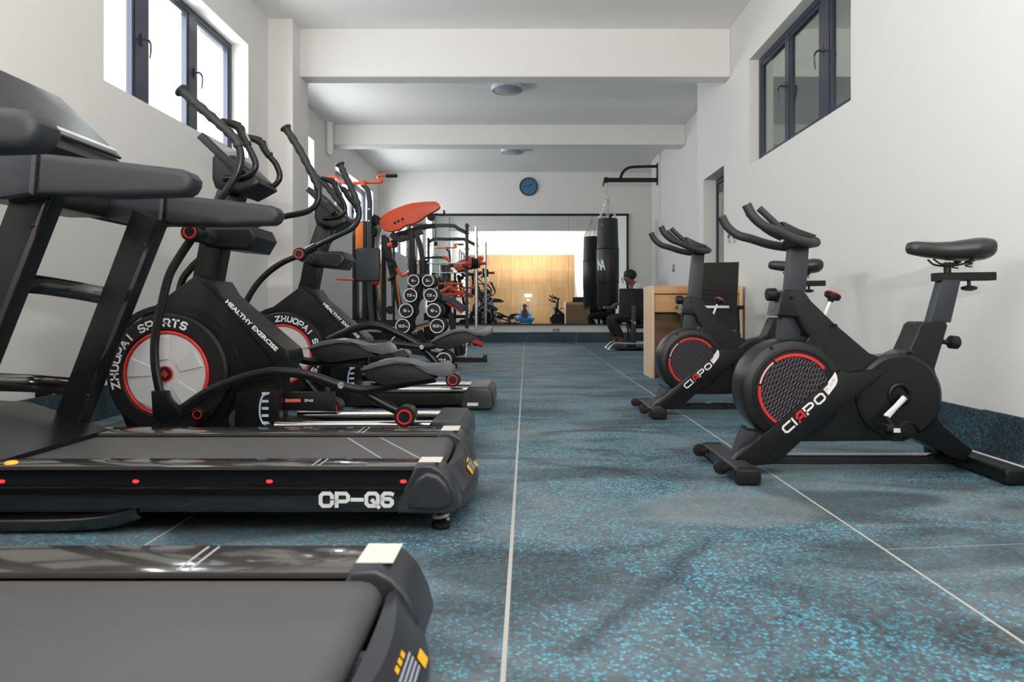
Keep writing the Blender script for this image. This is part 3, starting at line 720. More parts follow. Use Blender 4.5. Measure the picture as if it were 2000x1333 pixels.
# ---------------------------------------------------------------- treadmill
def build_treadmill(label):
    t = thing('treadmill', label, 'treadmill', (-1.3, 2.36, 0), 'treadmills')
    YN0, YN1, YF0, YF1 = 2.02, 2.13, 2.56, 2.70
    zt = 0.20
    # deck and running belt
    bm = new(); box(bm, -2.3, -0.33, YN1-0.01, YF0+0.01, 0.09, 0.15); ob('deck', bm, 'matte', t, smooth=None)
    bm = new(); pr = [(-1.8, 0.187), (-0.297, 0.187)]
    for k in range(1, 9): a = PI/2-PI*k/8; pr.append((-0.297+0.036*math.cos(a), 0.151+0.036*math.sin(a)))
    pr += [(-1.8, 0.115)]
    prism(bm, pr, YN1+0.006, YF0-0.006); ob('running_belt', bm, 'belt', t)
    # side rails, skirts
    for (a, b, s) in ((YN0, YN1, -1), (YF0, YF1, 1)):
        bm = new(); prism(bm, [(-2.2, zt-0.012), (-2.2, zt), (-0.31, zt), (-0.31, zt-0.012)], a, b, 0.004); r_ = ob('side_rail', bm, 'rail', t)
        bm = new(); o1 = a+0.006 if s < 0 else b-0.02
        box(bm, -2.3, -0.33, o1, o1+0.014, 0.145, zt-0.012); box(bm, -2.3, -0.31, (a if s < 0 else b-0.022), (a+0.022 if s < 0 else b), 0.078, 0.139, 0.004)
        box(bm, -2.3, -0.33, (a+0.01 if s < 0 else b-0.03), (a+0.03 if s < 0 else b-0.01), 0.066, 0.15)
        sk = ob('side_skirt', bm, 'gloss', t)
        # seams on the rail
        for xs in (-0.62, -0.6):
            bm = new(); box(bm, xs, xs+0.004, a+0.01, b-0.01, zt, zt+0.0006); ob('rail_mark', bm, 'plate', r_, smooth=None)
        yo = a-0.001 if s < 0 else b+0.001
        for k in range(5):
            xx = W(787, 0, 2.02).x-k*0.385
            bm = new(); lathe(bm, (xx, a+0.008 if s < 0 else b-0.008, 0.155), (0, s, 0), [(0.007, 0), (0.006, 0.004), (0.0, 0.005)], 12)
            bmesh.ops.transform(bm, matrix=Matrix.Translation((xx, 0, 0.155)) @ Matrix.Diagonal((1.5, 1, 0.8, 1)) @ Matrix.Translation((-xx, 0, -0.155)), verts=bm.verts)
            ob('indicator_light', bm, 'led', sk)
        if s < 0:
            bm = new(); block(bm, 'CP-Q6', 0.046, face_cam((W(696, 0, 2.02).x, a+0.0004, 0.104)), 0.72, 0.23, 0.14); ob('lettering', bm, 'white', sk, smooth=None)
            bm = new(); lathe(bm, (W(22, 0, 2.06).x, a+0.04, zt), (0, 0, 1), [(0.018, 0), (0.014, 0.006), (0, 0.008)], 16); ob('amber_light', bm, 'amber', r_)
        # moulded end caps
        bm = new()
        cap = [(-0.318, 0.203), (-0.375, 0.078), (-0.37, 0.066), (-0.225, 0.062), (-0.200, 0.072), (-0.192, 0.085), (-0.202, 0.125), (-0.222, 0.165), (-0.245, 0.190), (-0.272, 0.205)]
        prism(bm, cap, a-0.006, b+0.006, 0.022, 4)
        if s < 0:
            prism(bm, [(-0.318, 0.165), (-0.34, 0.10), (-0.335, 0.08), (-0.245, 0.076), (-0.215, 0.09), (-0.212, 0.12), (-0.23, 0.155), (-0.252, 0.178), (-0.285, 0.186)], a-0.017, a+0.02, 0.028, 5)
        cp = ob('end_cap', bm, 'grey', t)
        bm = new(); box(bm, -0.315, -0.25, a+0.03, b-0.01, 0.2045, 0.2062); ob('sticker', bm, 'sticker', cp, smooth=None)
    # rear cover between the caps, bowed outwards
    bm = new(); n = 12
    prof = [(-0.255, 0.17), (-0.240, 0.178), (-0.220, 0.150), (-0.203, 0.115), (-0.192, 0.105), (-0.187, 0.09), (-0.193, 0.055), (-0.21, 0.048), (-0.25, 0.048), (-0.257, 0.10)]
    rings = []
    for i in range(n+1):
        f = i/n; y = YN1-0.03+(YF0-YN1+0.06)*f; bow = 0.028*math.sin(PI*f)**0.7; inn = 0.02*(1-math.sin(PI*f)**0.5)
        rings.append([bm.verts.new((x+(bow if x > -0.245 else bow*0.3)-(inn if x > -0.245 else 0), y, z-(0.012*math.sin(PI*f) if z > 0.14 else 0))) for x, z in prof])
    for A, B in zip(rings[:-1], rings[1:]):
        for j in range(len(prof)): bm.faces.new((A[j], A[(j+1) % len(prof)], B[(j+1) % len(prof)], B[j]))
    bm.faces.new(rings[0]); bm.faces.new(rings[-1][::-1])
    rc = ob('rear_cover', bm, 'grey', t)
    # warning print on the rear cover (lies on the sloping face)
    sl = Vector((-0.203+0.220, 0, 0.115-0.138)).normalized()
    p0 = Vector((-0.1845, 2.33, 0.127)); nrm = Vector((-sl.z, 0, sl.x)).normalized()
    if nrm.z < 0: nrm = -nrm
    def decal(nm, u0, u1, v0, v1, m_, off=0.002):
        b_ = new(); q = [p0+Vector((0, 1, 0))*u+sl*v+nrm*off for u, v in ((u0, v0), (u1, v0), (u1, v1), (u0, v1))]
        lo = [b_.verts.new(x_) for x_ in q]; hi = [b_.verts.new(x_+nrm*0.0008) for x_ in q]
        b_.faces.new(lo[::-1]); b_.faces.new(hi)
        for k in range(4): b_.faces.new((lo[k], lo[(k+1) % 4], hi[(k+1) % 4], hi[k]))
        ob(nm, b_, m_, rc, smooth=None)
    decal('warning_print', 0.085, 0.115, 0.004, 0.024, 'yellow'); 
    for k in range(4): decal('warning_line', -0.01, 0.075, -0.014+k*0.008, -0.010+k*0.008, 'greypr')
    decal('warning_print', -0.055, -0.02, -0.016, 0.014, 'yellow')
    for k in range(3): decal('warning_symbol', 0.0+k*0.022, 0.014+k*0.022, -0.027, -0.019, 'yellow')
    # feet with springs
    for yy in (2.10, 2.62):
        bm = new(); lathe(bm, (-0.254, yy, 0), (0, 0, 1), [(0.026, 0), (0.029, 0.006), (0.027, 0.018), (0.02, 0.021), (0.012, 0.022), (0.012, 0.068)], 20); ft = ob('foot', bm, 'matte', t)
        bm = new(); sweep(bm, [(-0.254+0.021*math.cos(a*0.9), yy+0.021*math.sin(a*0.9), 0.024+0.0024*a) for a in range(0, 18)], 0.0055, seg=6, n=2, up=(0, 0, 1)); ob('spring', bm, 'plate', ft)
    # motor hood
    bm = new(); prism(bm, [(-2.45, 0.08), (-2.45, 0.25), (-2.38, 0.31), (-2.2, 0.325), (-1.86, 0.305), (-1.72, 0.262), (-1.56, 0.203), (-1.56, 0.188), (-1.6, 0.12)], 2.06, 2.64, 0.02, 3); ob('motor_hood', bm, 'black', t)
    # base frame and incline feet
    for yy in (2.06, 2.58):
        bm = new(); sweep(bm, [(-2.45, yy, 0.032), (-1.8, yy, 0.031), (-1.4, yy, 0.031), (-1.22, yy, 0.042), (-1.12, yy, 0.07)], 0.03, seg=10, r2=0.04); ob('base_frame', bm, 'gloss', t)
    bm = new(); cyl(bm, (-2.4, 2.08, 0.04), (-2.4, 2.62, 0.04), 0.032, 16); ob('base_bar', bm, 'gloss', t)
    # uprights
    for yy in (2.035, 2.625):
        bm = new()
        pb = XZ([(102, 845), (158, 845), (322, 432), (266, 412)], 2.62)
        prism(bm, pb, yy-0.03, yy+0.03, 0.006); u = ob('upright', bm, 'satin', t)
        bm = new(); prism(bm, XZ([(149, 845), (157, 845), (321, 432), (313, 430)], 2.62), yy-0.034, yy-0.028, 0.001)
        ob('upright_edge', bm, 'gloss', u)
        bm = new()
        for f in (0.1, 0.85):
            q = W(316-f*148, 440+f*390, 2.62); ydisc(bm, q.x-0.02, q.z, 0.007, yy-0.038, yy-0.03, 0.002, 10)
        ob('bolt', bm, 'black', u)
    # handrails with arm pads
    for yy in (2.0, 2.69):
        hp = [(-1.62, 1.03), (-1.62, 1.115), (-1.46, 1.100), (-1.40, 1.092)]
        bm = new(); prism(bm, [(-1.75, 1.02), (-1.72, 1.13), (-1.55, 1.12), (-1.365, 1.088), (-1.375, 0.968), (-1.46, 0.955), (-1.60, 0.985)], yy-0.045, yy+0.045, 0.02, 3); h = ob('handrail_base', bm, 'grey', t)
        bm = new(); prism(bm, [(-1.37, 0.968), (-1.36, 1.088), (-1.15, 1.066), (-0.965, 1.044), (-0.945, 1.036), (-0.932, 1.018), (-0.934, 1.0), (-0.945, 0.982), (-0.962, 0.972), (-1.15, 0.966)], yy-0.042, yy+0.042, 0.022, 4); ob('handrail_grip', bm, 'rubber', h)
    # console mast and screen
    bm = new(); prism(bm, [(-1.80, 1.05), (-1.86, 1.2), (-1.83, 1.40), (-1.78, 1.44), (-1.52, 1.205), (-1.50, 1.17), (-1.56, 1.06)], 2.05, 2.65, 0.025, 3); cs = ob('console', bm, 'black', t)
    d = Vector((-0.23, 0, 0.225)).normalized(); nn = Vector((0.225, 0, 0.23)).normalized()
    a = Vector((-1.522, 0, 1.212)); q = []
    bm = new()
    pr = [a, a+d*0.325, a+d*0.325+nn*0.01, a+nn*0.01]
    prism(bm, [(p.x, p.z) for p in pr], 2.06, 2.64, 0.003); ob('screen', bm, 'screen', cs)
    bm = new(); pr = [a+d*0.01+nn*0.008, a+d*0.03+nn*0.008, a+d*0.03+nn*0.022, a+d*0.01+nn*0.022]
    prism(bm, [(p.x, p.z) for p in pr], 2.09, 2.61, 0.003); ob('console_trim', bm, 'plate', cs)
    bm = new(); box(bm, -1.72, -1.55, 2.06, 2.63, 0.99, 1.10, 0.03, seg=3); ob('console_bridge', bm, 'black', t)
    # bowed cross bars between the uprights
    for (x, z, bo) in ((-1.565, 0.70, 0.12), (-1.70, 0.365, 0.24)):
        bm = new(); sweep(bm, [(x, 2.62, z), (x-bo*0.55, 2.56, z+0.018), (x-bo, 2.42, z+0.036), (x-bo, 2.25, z+0.036), (x-bo*0.55, 2.1, z+0.018), (x, 2.04, z)], 0.016, r2=0.034, seg=10, up=(0, 0, 1)); ob('cross_bar', bm, 'gloss', t)
    return t
tm2 = build_treadmill('black treadmill with lettered side skirt and red lights, second from the camera')
tm1 = copy_tree(tm2)
tm1['label'] = 'nearest black treadmill at the bottom left corner with wide grey belt'
tm1.location = (-1.3+0.016, 2.36-1.355, 0)
for o in kids(tm1):
    if o.name.startswith('handrail'): o.location.z -= 0.022; o.location.x += 0.014
# thin pale diagonal lines on the belt of the farther one
blt = [o for o in kids(tm2) if o.name.startswith('running_belt')][0]
for a, b in (((-0.645, 2.54), (-0.43, 2.15)), ((-0.525, 2.54), (-0.31, 2.15))):
    bm = new(); a = Vector((a[0], a[1], 0.1873)); b = Vector((b[0], b[1], 0.1873)); sweep(bm, [a, b], 0.0035, seg=4, n=1, up=(0, 0, 1), r2=0.0004); ob('pale_line', bm, 'greypr', blt, smooth=None)

# ---------------------------------------------------------------- elliptical trainers
def E(a, b): return (a/3.3333, 450+b/3.3333)
def F(a, b): return (450+a/3.3333, 450+b/3.3333)
def G(a, b): return (340+a/4.4425, 150+b/4.4425)
def pth(pts, y): return [W(a, b, y) for a, b in pts]
def pod(bm_r, parent, p, r, y0, y1):
    bm = new(); lathe(bm, (p.x, y0, p.z), (0, 1, 0), [(r*0.9, 0), (r, 0.006), (r*1.02, (y1-y0)*0.6), (r*0.9, y1-y0)], 28); o = ob('pivot_cap', bm, 'black', parent)
    bm = new(); sector(bm, p.x, p.z, r*0.55, r*0.72, 0, 360, y0-0.002, y0+0.004, 32); ob('pivot_ring', bm, 'red', o)
    return o
def elliptical(label, dx, dy, mv):
    """body built from the nearer machine's outline; dx, dy shift it; mv = outline points of the moving arms"""
    t = thing('elliptical_trainer', label, 'elliptical trainer', (-1.1+dx, 3.42+dy, 0), 'elliptical trainers')
    D = Vector((dx, dy, 0))
    def sh(xz): return [(x+dx, z) for x, z in xz]
    Y = 3.33
    # moulded body
    body = [E(1260, 298), E(1390, 335), E(1440, 420), E(1870, 785), E(1888, 850), E(1835, 915), E(1805, 960), E(1780, 1150), E(1800, 1400), E(860, 1400), E(760, 1130), E(735, 930), E(830, 655), E(990, 500), E(1110, 410)]
    bm = new(); prism(bm, sh(XZ(body, Y)), Y+dy, Y+0.20+dy, 0.014, 3); sd = ob('body_shroud', bm, 'satin', t)
    # raised top spine with lettering
    bm = new(); sp = [E(1262, 296), E(1395, 330), E(1450, 420), E(1875, 782), E(1890, 850), E(1838, 918), E(1770, 850), E(1760, 825), E(1390, 400)]
    prism(bm, sh(XZ(sp, Y)), Y-0.012+dy, Y+0.212+dy, 0.008, 3); spn = ob('spine_cover', bm, 'black', t)
    a, b = W(*E(1430, 400), Y+0.1)+D, W(*E(1870, 782), Y+0.1)+D
    dd = (b-a); dd.y = 0; ln = dd.length; dd.normalize()
    nrm = Vector((-dd.z, 0, dd.x)); nrm = nrm if nrm.z > 0 else -nrm
    a2, b2 = W(*E(1452, 432), Y-0.012)+D, W(*E(1830, 800), Y-0.012)+D
    mid = (a2+b2)/2; dd = (b2-a2); an = math.atan2(dd.z, dd.x); q_ = Vector((math.sin(an), 0, -math.cos(an)))*0.004
    bm = new(); text(bm, 'HEALTHY EXERCISE', 0.027, face_cam((mid.x+q_.x, Y-0.0124+dy, mid.z+q_.z), an), bold=0.0009, sx=1.4)
    ob('lettering', bm, 'white', spn, smooth=None)
    # inner arch moulding round the wheel
    c = W(*E(1110, 930), Y)+D
    R = 390/3.3333*Y/1375
    bm = new(); sector(bm, c.x, c.z, R*1.06, R*1.15, -55, 160, Y-0.012+dy, Y+0.02+dy, 40); ob('arch_moulding', bm, 'satin', t)
    # tyre, red ring, silver plate
    bm = new(); lathe(bm, (c.x, Y-0.045+dy, c.z), (0, 1, 0), [(R*0.70, 0.008), (R*0.74, 0), (R*0.96, 0.002), (R, 0.012), (R, 0.09)], 64); ty = ob('flywheel_tyre', bm, 'matte', t)
    bm = new(); ring(bm, (c.x, Y-0.04+dy, c.z), (0, 1, 0), R*0.685, R*0.028, 64, 10); ob('red_ring', bm, 'red', ty)
    bm = new(); lathe(bm, (c.x, Y-0.046+dy, c.z), (0, 1, 0), [(0, 0), (R*0.40, 0.0), (R*0.64, 0.003), (R*0.67, 0.014)], 64); pl = ob('wheel_plate', bm, 'plate', ty)
    rot = mv['rot']
    for k in range(5):
        a0 = 18+k*72+rot; bm = new()
        q = [(0.24, -20), (0.63, -15.5), (0.63, 15.5), (0.24, 20)]
        prism(bm, [(c.x+R*r*math.cos(math.radians(a0+s)), c.z+R*r*math.sin(math.radians(a0+s))) for r, s in q], Y-0.053+dy, Y-0.040+dy, 0.004, 1); ob('wheel_facet', bm, 'plate', pl)
    bm = new(); lathe(bm, (c.x, Y-0.053+dy, c.z), (0, 1, 0), [(R*0.12, 0), (R*0.125, 0.016)], 28); hb = ob('hub', bm, 'matte', pl)
    bm = new(); sector(bm, c.x, c.z, R*0.118, R*0.132, 0, 360, Y-0.056+dy, Y-0.046+dy, 28)
    for k in range(3): box(bm, c.x-0.012, c.x+0.012, Y-0.057+dy, Y-0.053+dy, c.z-0.014+k*0.010, c.z-0.008+k*0.010, rot=about(c, -0.9, 'Y'))
    ob('hub_emblem', bm, 'redpr', hb, smooth=None)
    start = mv['text']
    for k0, word in ((0, 'ZHUOPAI'), (8, 'SPORTS')):
        bm = new()
        for k, ch in enumerate(word):
            a = math.radians(start-(k0+k)*9.7+(2.5 if k0 else 0)); rr = R*0.845
            block(bm, ch, 0.040, face_cam((c.x+rr*math.cos(a), Y-0.0448+dy, c.z+rr*math.sin(a)), a-PI/2), 0.74, 0.2)
        ob('tyre_lettering', bm, 'white', ty, smooth=None)
    # mesh vent + resistance scale print + base box
    bm = new(); v = W(470, 820, Y)+D; ydisc(bm, v.x, v.z, 0.055, Y-0.006+dy, Y+0.01+dy, 0.002); ob('speaker_vent', bm, 'grille', sd)
    bm = new(); bx = [(462, 768), (520, 757), (545, 762), (545, 900), (455, 900)]
    prism(bm, sh(XZ(bx, 3.28)), 3.27+dy, 3.34+dy, 0.008); rp = ob('rear_panel', bm, 'satin', t)
    bm = new(); q = lambda x, y: (lambda v_: (v_.x+dx, 3.266+dy, v_.z))(W(x, y, 3.27))
    sweep(bm, [q(527, 767), q(513, 775), q(508, 795), q(509, 815), q(516, 828), q(528, 828)], 0.004, seg=4, r2=0.0006)
    for yy in (769, 784, 798, 812, 826): a_, b_ = q(512, yy), q(525, yy); box(bm, a_[0], b_[0], a_[1]-0.0006, a_[1]+0.001, a_[2]-0.006, a_[2]+0.006)
    ob('scale_print', bm, 'blueprint', rp, smooth=None)
    bm = new(); a_, b_ = W(545, 765, 3.5)+D, W(655, 800, 3.5)+D
    box(bm, a_.x, b_.x, 3.45+dy, 3.51+dy, b_.z, a_.z, 0.006); bb = ob('rear_box', bm, 'matte', t)
    bm = new(); a_ = W(572, 783, 3.45)+D; box(bm, a_.x-0.038, a_.x+0.038, 3.4492+dy, 3.4505+dy, a_.z-0.0085, a_.z+0.0085); ob('red_badge', bm, 'redpr', bb, smooth=None); bm = new(); text(bm, 'ZHUOPAI', 0.0165, face_cam((a_.x, 3.4486+dy, a_.z)), bold=0.0004, sx=1.05); ob('badge_lettering', bm, 'pink', bb, smooth=None)
    bm = new(); a_ = W(603, 783, 3.45)+D; text(bm, 'ZP-K8', 0.0165, face_cam((a_.x, 3.449+dy, a_.z)), bold=0.0006); ob('white_lettering', bm, 'white', bb, smooth=None)
    # mast, pivot housing, console
    bm = new(); prism(bm, sh(XZ([(383, 552), (431, 556), (447, 470), (476, 385), (433, 372), (399, 470)], 3.42)), 3.37+dy, 3.47+dy, 0.008); ob('mast', bm, 'satin', t)
    bm = new(); prism(bm, sh(XZ([(398, 443), (495, 443), (505, 464), (489, 491), (440, 487), (404, 482), (388, 464)], 3.3)), 3.27+dy, 3.56+dy, 0.02, 4); ob('pivot_housing', bm, 'black', t)
    bm = new(); a_ = W(397, 461, 3.2)+D; cyl(bm, (a_.x, 3.06+dy, a_.z), (a_.x, 3.8+dy, a_.z), 0.035, 20); ob('pivot_axle', bm, 'grey', t)
    bm = new(); prism(bm, sh(XZ([G(370, 720), G(400, 690), G(560, 700), G(770, 900), G(785, 945), G(610, 1040), G(560, 1020), G(395, 980), G(368, 900)], 3.33)), 3.27+dy, 3.52+dy, 0.03, 4); cs = ob('console_housing', bm, 'black', t)
    pa, pb = W(*G(215, 500), 3.22)+D, W(*G(545, 815), 3.22)+D
    dd = pb-pa; dd.y = 0; dd.normalize(); nn = Vector((-dd.z, 0, dd.x)); nn = nn if nn.z > 0 else -nn
    pr = [pa-nn*0.019, pb-nn*0.019, pb+nn*0.016, pa+nn*0.016]
    bm = new(); prism(bm, [(p.x, p.z) for p in pr], 3.22+dy, 3.60+dy, 0.01, 3); cn = ob('console_slab', bm, 'black', t)
    pr = [pa+nn*0.015+dd*0.02, pb+nn*0.015-dd*0.01, pb+nn*0.0185-dd*0.01, pa+nn*0.0185+dd*0.02]
    bm = new(); prism(bm, [(p.x, p.z) for p in pr], 3.24+dy, 3.58+dy, 0.001, 1); ob('console_screen', bm, 'rail', cn)
    # fixed handlebars with pulse plates
    for pts, y in (([G(430, 885), G(600, 870), G(690, 815), G(705, 740), G(640, 600), G(555, 430)], 3.26), ([G(640, 1000), G(830, 965), G(915, 880), G(890, 770), G(830, 690), G(745, 560)], 3.5)):
        p3 = [p+D for p in pth(pts, y)]
        bm = new(); sweep(bm, p3, 0.0145, seg=12); fb = ob('fixed_handlebar', bm, 'satin', t)
        e = p3[-1]; e2 = e+(p3[-1]-p3[-2]).normalized()*0.0; tip = e+Vector((-0.075, 0, 0.025)); mid = p3[-2]
        bm = new(); sweep(bm, [mid, (mid+e)/2, e, tip], [0.019, 0.021, 0.021, 0.013], seg=12, n=3, r2=0.018); ob('handle_end', bm, 'matte', fb)
        for f in (0.35, 0.75):
            u = (e-mid).normalized(); pc = mid.lerp(e, f); n2 = Vector((u.z, 0, -u.x)); n2 = n2 if n2.x > 0 else -n2
            bm = new(); sweep(bm, [pc-u*0.022+n2*0.017, pc+u*0.022+n2*0.017], 0.006, seg=6, n=1, r2=0.011); ob('pulse_plate', bm, 'alu', fb)
    # moving lever arms
    for side in ('near', 'far'):
        m_ = mv[side]; y = m_['y']
        P = [W(a, b, y) for a, b in m_['upper']]; L_ = [W(a, b, y) for a, b in m_['lower']]
        bm = new(); sweep(bm, L_, 0.012, seg=12, r2=0.021, n=7) if False else sweep(bm, L_, 0.020, seg=12, r2=0.012, n=7)
        la = ob('swing_arm', bm, 'satin', t)
        bm = new(); sweep(bm, P, 0.0165, seg=12, n=7); ua = ob('lever', bm, 'satin', t)
        g = smoothpts(P, 7); g0 = g[int(len(g)*0.62):]
        wob = [0.0205+0.0025*math.sin(k*1.9) for k in range(len(g0)-1)]+[0.0235]
        bm = new(); sweep(bm, g0, wob, seg=12, n=1); lathe(bm, g[-1]-(g[-1]-g[-2]).normalized()*0.012, g[-1]-g[-2], [(0.022, 0), (0.031, 0.010), (0.030, 0.016), (0.012, 0.020)], 20); ob('foam_grip', bm, 'rubber', ua)
        bm = new(); p = P[0]; d_ = (P[1]-P[0]).normalized(); sweep(bm, [p, p+d_*0.11], 0.027, seg=16, n=1); ob('lever_socket', bm, 'satin', ua)
        if side == 'near':
            pod(None, t, P[0], 0.040, y-0.045, y+0.05)
            if m_.get('knuckle'):
                kx = [W(a, b, y) for a, b in m_['knuckle']]
                bm = new(); prism(bm, [(p.x, p.z) for p in kx], y-0.024, y+0.024, 0.006); ob('arm_bracket', bm, 'satin', la)
    for (px, py, y, r) in mv['pods']:
        p = W(px, py, y); pod(None, t, p, r, y-0.03, y+0.08)
    # pedal bars and pedals
    for pts, y, r in mv['bars']:
        bm = new(); sweep(bm, pth(pts, y), r, seg=12, r2=r*0.85, n=6); ob('pedal_bar', bm, 'satin', t)
    for pts, y, under in mv['pedals']:
        bm = new(); prism(bm, XZ(pts, y), y-0.02, y+0.15, 0.008, 3); pd = ob('pedal', bm, 'pedal', t)
        bm = new(); prism(bm, XZ(under, y), y+0.0, y+0.13, 0.004); ob('pedal_tread_box', bm, 'matte', pd)
    for (px, py, y) in mv['bolts']:
        p = W(px, py, y); bm = new(); ring(bm, (p.x, y-0.03, p.z), (0, 1, 0), 0.011, 0.004, 20, 6); cyl(bm, (p.x, y-0.028, p.z), (p.x, y+0.03, p.z), 0.009, 14); ob('pivot_bolt', bm, 'alu', t)
    # rails and rear end cap
    for y in (3.20, 3.52):
        bm = new(); cyl(bm, (-1.14+dx, y+dy, 0.122), (-0.40+dx, y+dy, 0.125), 0.021, 14); ob('slide_rail', bm, 'chrome', t)
    bm = new(); prism(bm, [(-1.2+dx, 0.02), (-1.2+dx, 0.12), (-1.0+dx, 0.10), (-0.42+dx, 0.105), (-0.42+dx, 0.03)], 3.17+dy, 3.55+dy, 0.008); ob('rail_tray', bm, 'matte', t)
    bm = new(); prism(bm, [(-0.455+dx, 0.005), (-0.475+dx, 0.04), (-0.455+dx, 0.11), (-0.42+dx, 0.152), (-0.30+dx, 0.150), (-0.265+dx, 0.115), (-0.258+dx, 0.04), (-0.28+dx, 0.005)], 3.11+dy, 3.60+dy, 0.02, 3); ec = ob('rear_cap', bm, 'grey', t)
    bm = new(); box(bm, -0.43+dx, -0.36+dx, 3.106+dy, 3.111+dy, 0.03, 0.05); ob('cap_sticker', bm, 'sticker', ec, smooth=None)
    bm = new(); box(bm, -2.05+dx, -1.2+dx, 3.28+dy, 3.55+dy, 0.02, 0.09, 0.01); ob('base_beam', bm, 'satin', t)
    bm = new(); box(bm, -2.10+dx, -1.98+dx, 3.12+dy, 3.70+dy, 0.0, 0.05, 0.012); ob('front_foot', bm, 'matte', t)
    return t
ped = lambda f: [f(848, 905), f(900, 875), f(970, 850), f(1060, 838), f(1160, 850), f(1260, 880), f(1340, 878), f(1400, 865), f(1440, 900), f(1452, 940), f(1390, 955), f(1290, 935), f(1190, 880), f(1080, 868), f(960, 890), f(870, 915)]
und = lambda f: [f(860, 915), f(960, 890), f(1080, 868), f(1190, 880), f(1290, 935), f(1340, 965), f(1000, 1015), f(890, 970)]
def mapf(ax, ay, kx, ky, sk=0.0):
    # place the traced pedal outline elsewhere: (848,905) -> (ax,ay), scaled
    return lambda a, b: (ax+(a-848)/3.3333*kx, ay+(b-905)/3.3333*ky+(a-848)/3.3333*kx*sk)
def flat(f): return [f(a, b) for a, b in [(848, 905)]]
e1mv = dict(rot=8, text=193,
    near=dict(y=3.08, upper=[(380, 455), (403, 420), (428, 391), (450, 362), (466, 332), (470, 303), (461, 275), (435, 248), (396, 214), (354, 177)],
              lower=[(380, 458), (352, 500), (330, 540), (315, 600), (303, 660), (303, 715), (313, 772)],
              knuckle=[E(1000, 1045), E(1090, 1045), E(1110, 1100), E(1185, 1170), E(1190, 1210), E(1120, 1255), E(1060, 1250), E(1010, 1210)]),
    far=dict(y=3.76, upper=[(440, 462), (500, 440), (552, 424), (598, 414), (619, 397), (622, 370), (607, 335), (585, 293), (558, 250)],
             lower=[(437, 462), (402, 497), (372, 525), (352, 560), (345, 640), (350, 720)]),
    pods=[(329, 813, 3.10, 0.036), (391, 808, 3.26, 0.030), (792, 813, 3.08, 0.046), (649, 797, 3.62, 0.050)],
    bars=[([(335, 812), (360, 797), (400, 770), (450, 747), (495, 733), (540, 727), (600, 733), (660, 753), (705, 763), (735, 759), (790, 748), (850, 738)], 3.10, 0.022),
          ([(680, 756), (711, 768), (750, 790), (790, 810)], 3.12, 0.020),
          ([(575, 700), (610, 707), (660, 706), (720, 700)], 3.72, 0.020),
          ([(540, 690), (575, 712), (610, 760), (645, 792)], 3.66, 0.018)],
    pedals=[([*ped(F)], 3.06, [*und(F)]),
            ([*ped(mapf(600, 680, 0.92, 0.88))], 3.62, [*und(mapf(600, 680, 0.92, 0.88))])],
    bolts=[(572, 705, 3.70), (669, 752, 3.10)])
el1 = elliptical('black elliptical trainer with white wheel lettering, nearer one behind the treadmills', 0, 0, e1mv)
e2mv = dict(rot=-60, text=97,
    near=dict(y=4.48, upper=[(588, 497), (622, 479), (655, 463), (688, 446), (701, 425), (699, 400), (687, 370), (674, 343), (664, 321)],
              lower=[(588, 497), (550, 514), (518, 538), (492, 570), (472, 612), (462, 660), (465, 710)]),
    far=dict(y=5.18, upper=[(636, 480), (648, 462), (664, 448), (676, 432), (672, 410), (655, 386), (634, 360), (611, 340)],
             lower=[(636, 480), (600, 530), (580, 590), (570, 660)]),
    pods=[(885, 742, 4.48, 0.046), (755, 757, 5.0, 0.05)],
    bars=[([(640, 665), (690, 643), (735, 637), (780, 654), (825, 680), (858, 715), (884, 741)], 4.52, 0.024),
          ([(700, 672), (760, 672), (825, 678), (860, 672), (905, 658), (940, 650)], 4.48, 0.022),
          ([(560, 668), (600, 668), (650, 672), (700, 690), (750, 752)], 5.0, 0.022)],
    pedals=[([*ped(mapf(842, 667, 0.66, 0.72, -0.20))], 4.46, [*und(mapf(842, 667, 0.66, 0.72, -0.20))]),
            ([*ped(mapf(690, 690, 0.60, 0.6))], 5.05, [*und(mapf(690, 690, 0.60, 0.6))])],
    bolts=[(825, 678, 4.46)])
el2 = elliptical('black elliptical trainer with raised pedal, farther one beside the multi-gym', 0.05, 1.42, e2mv)

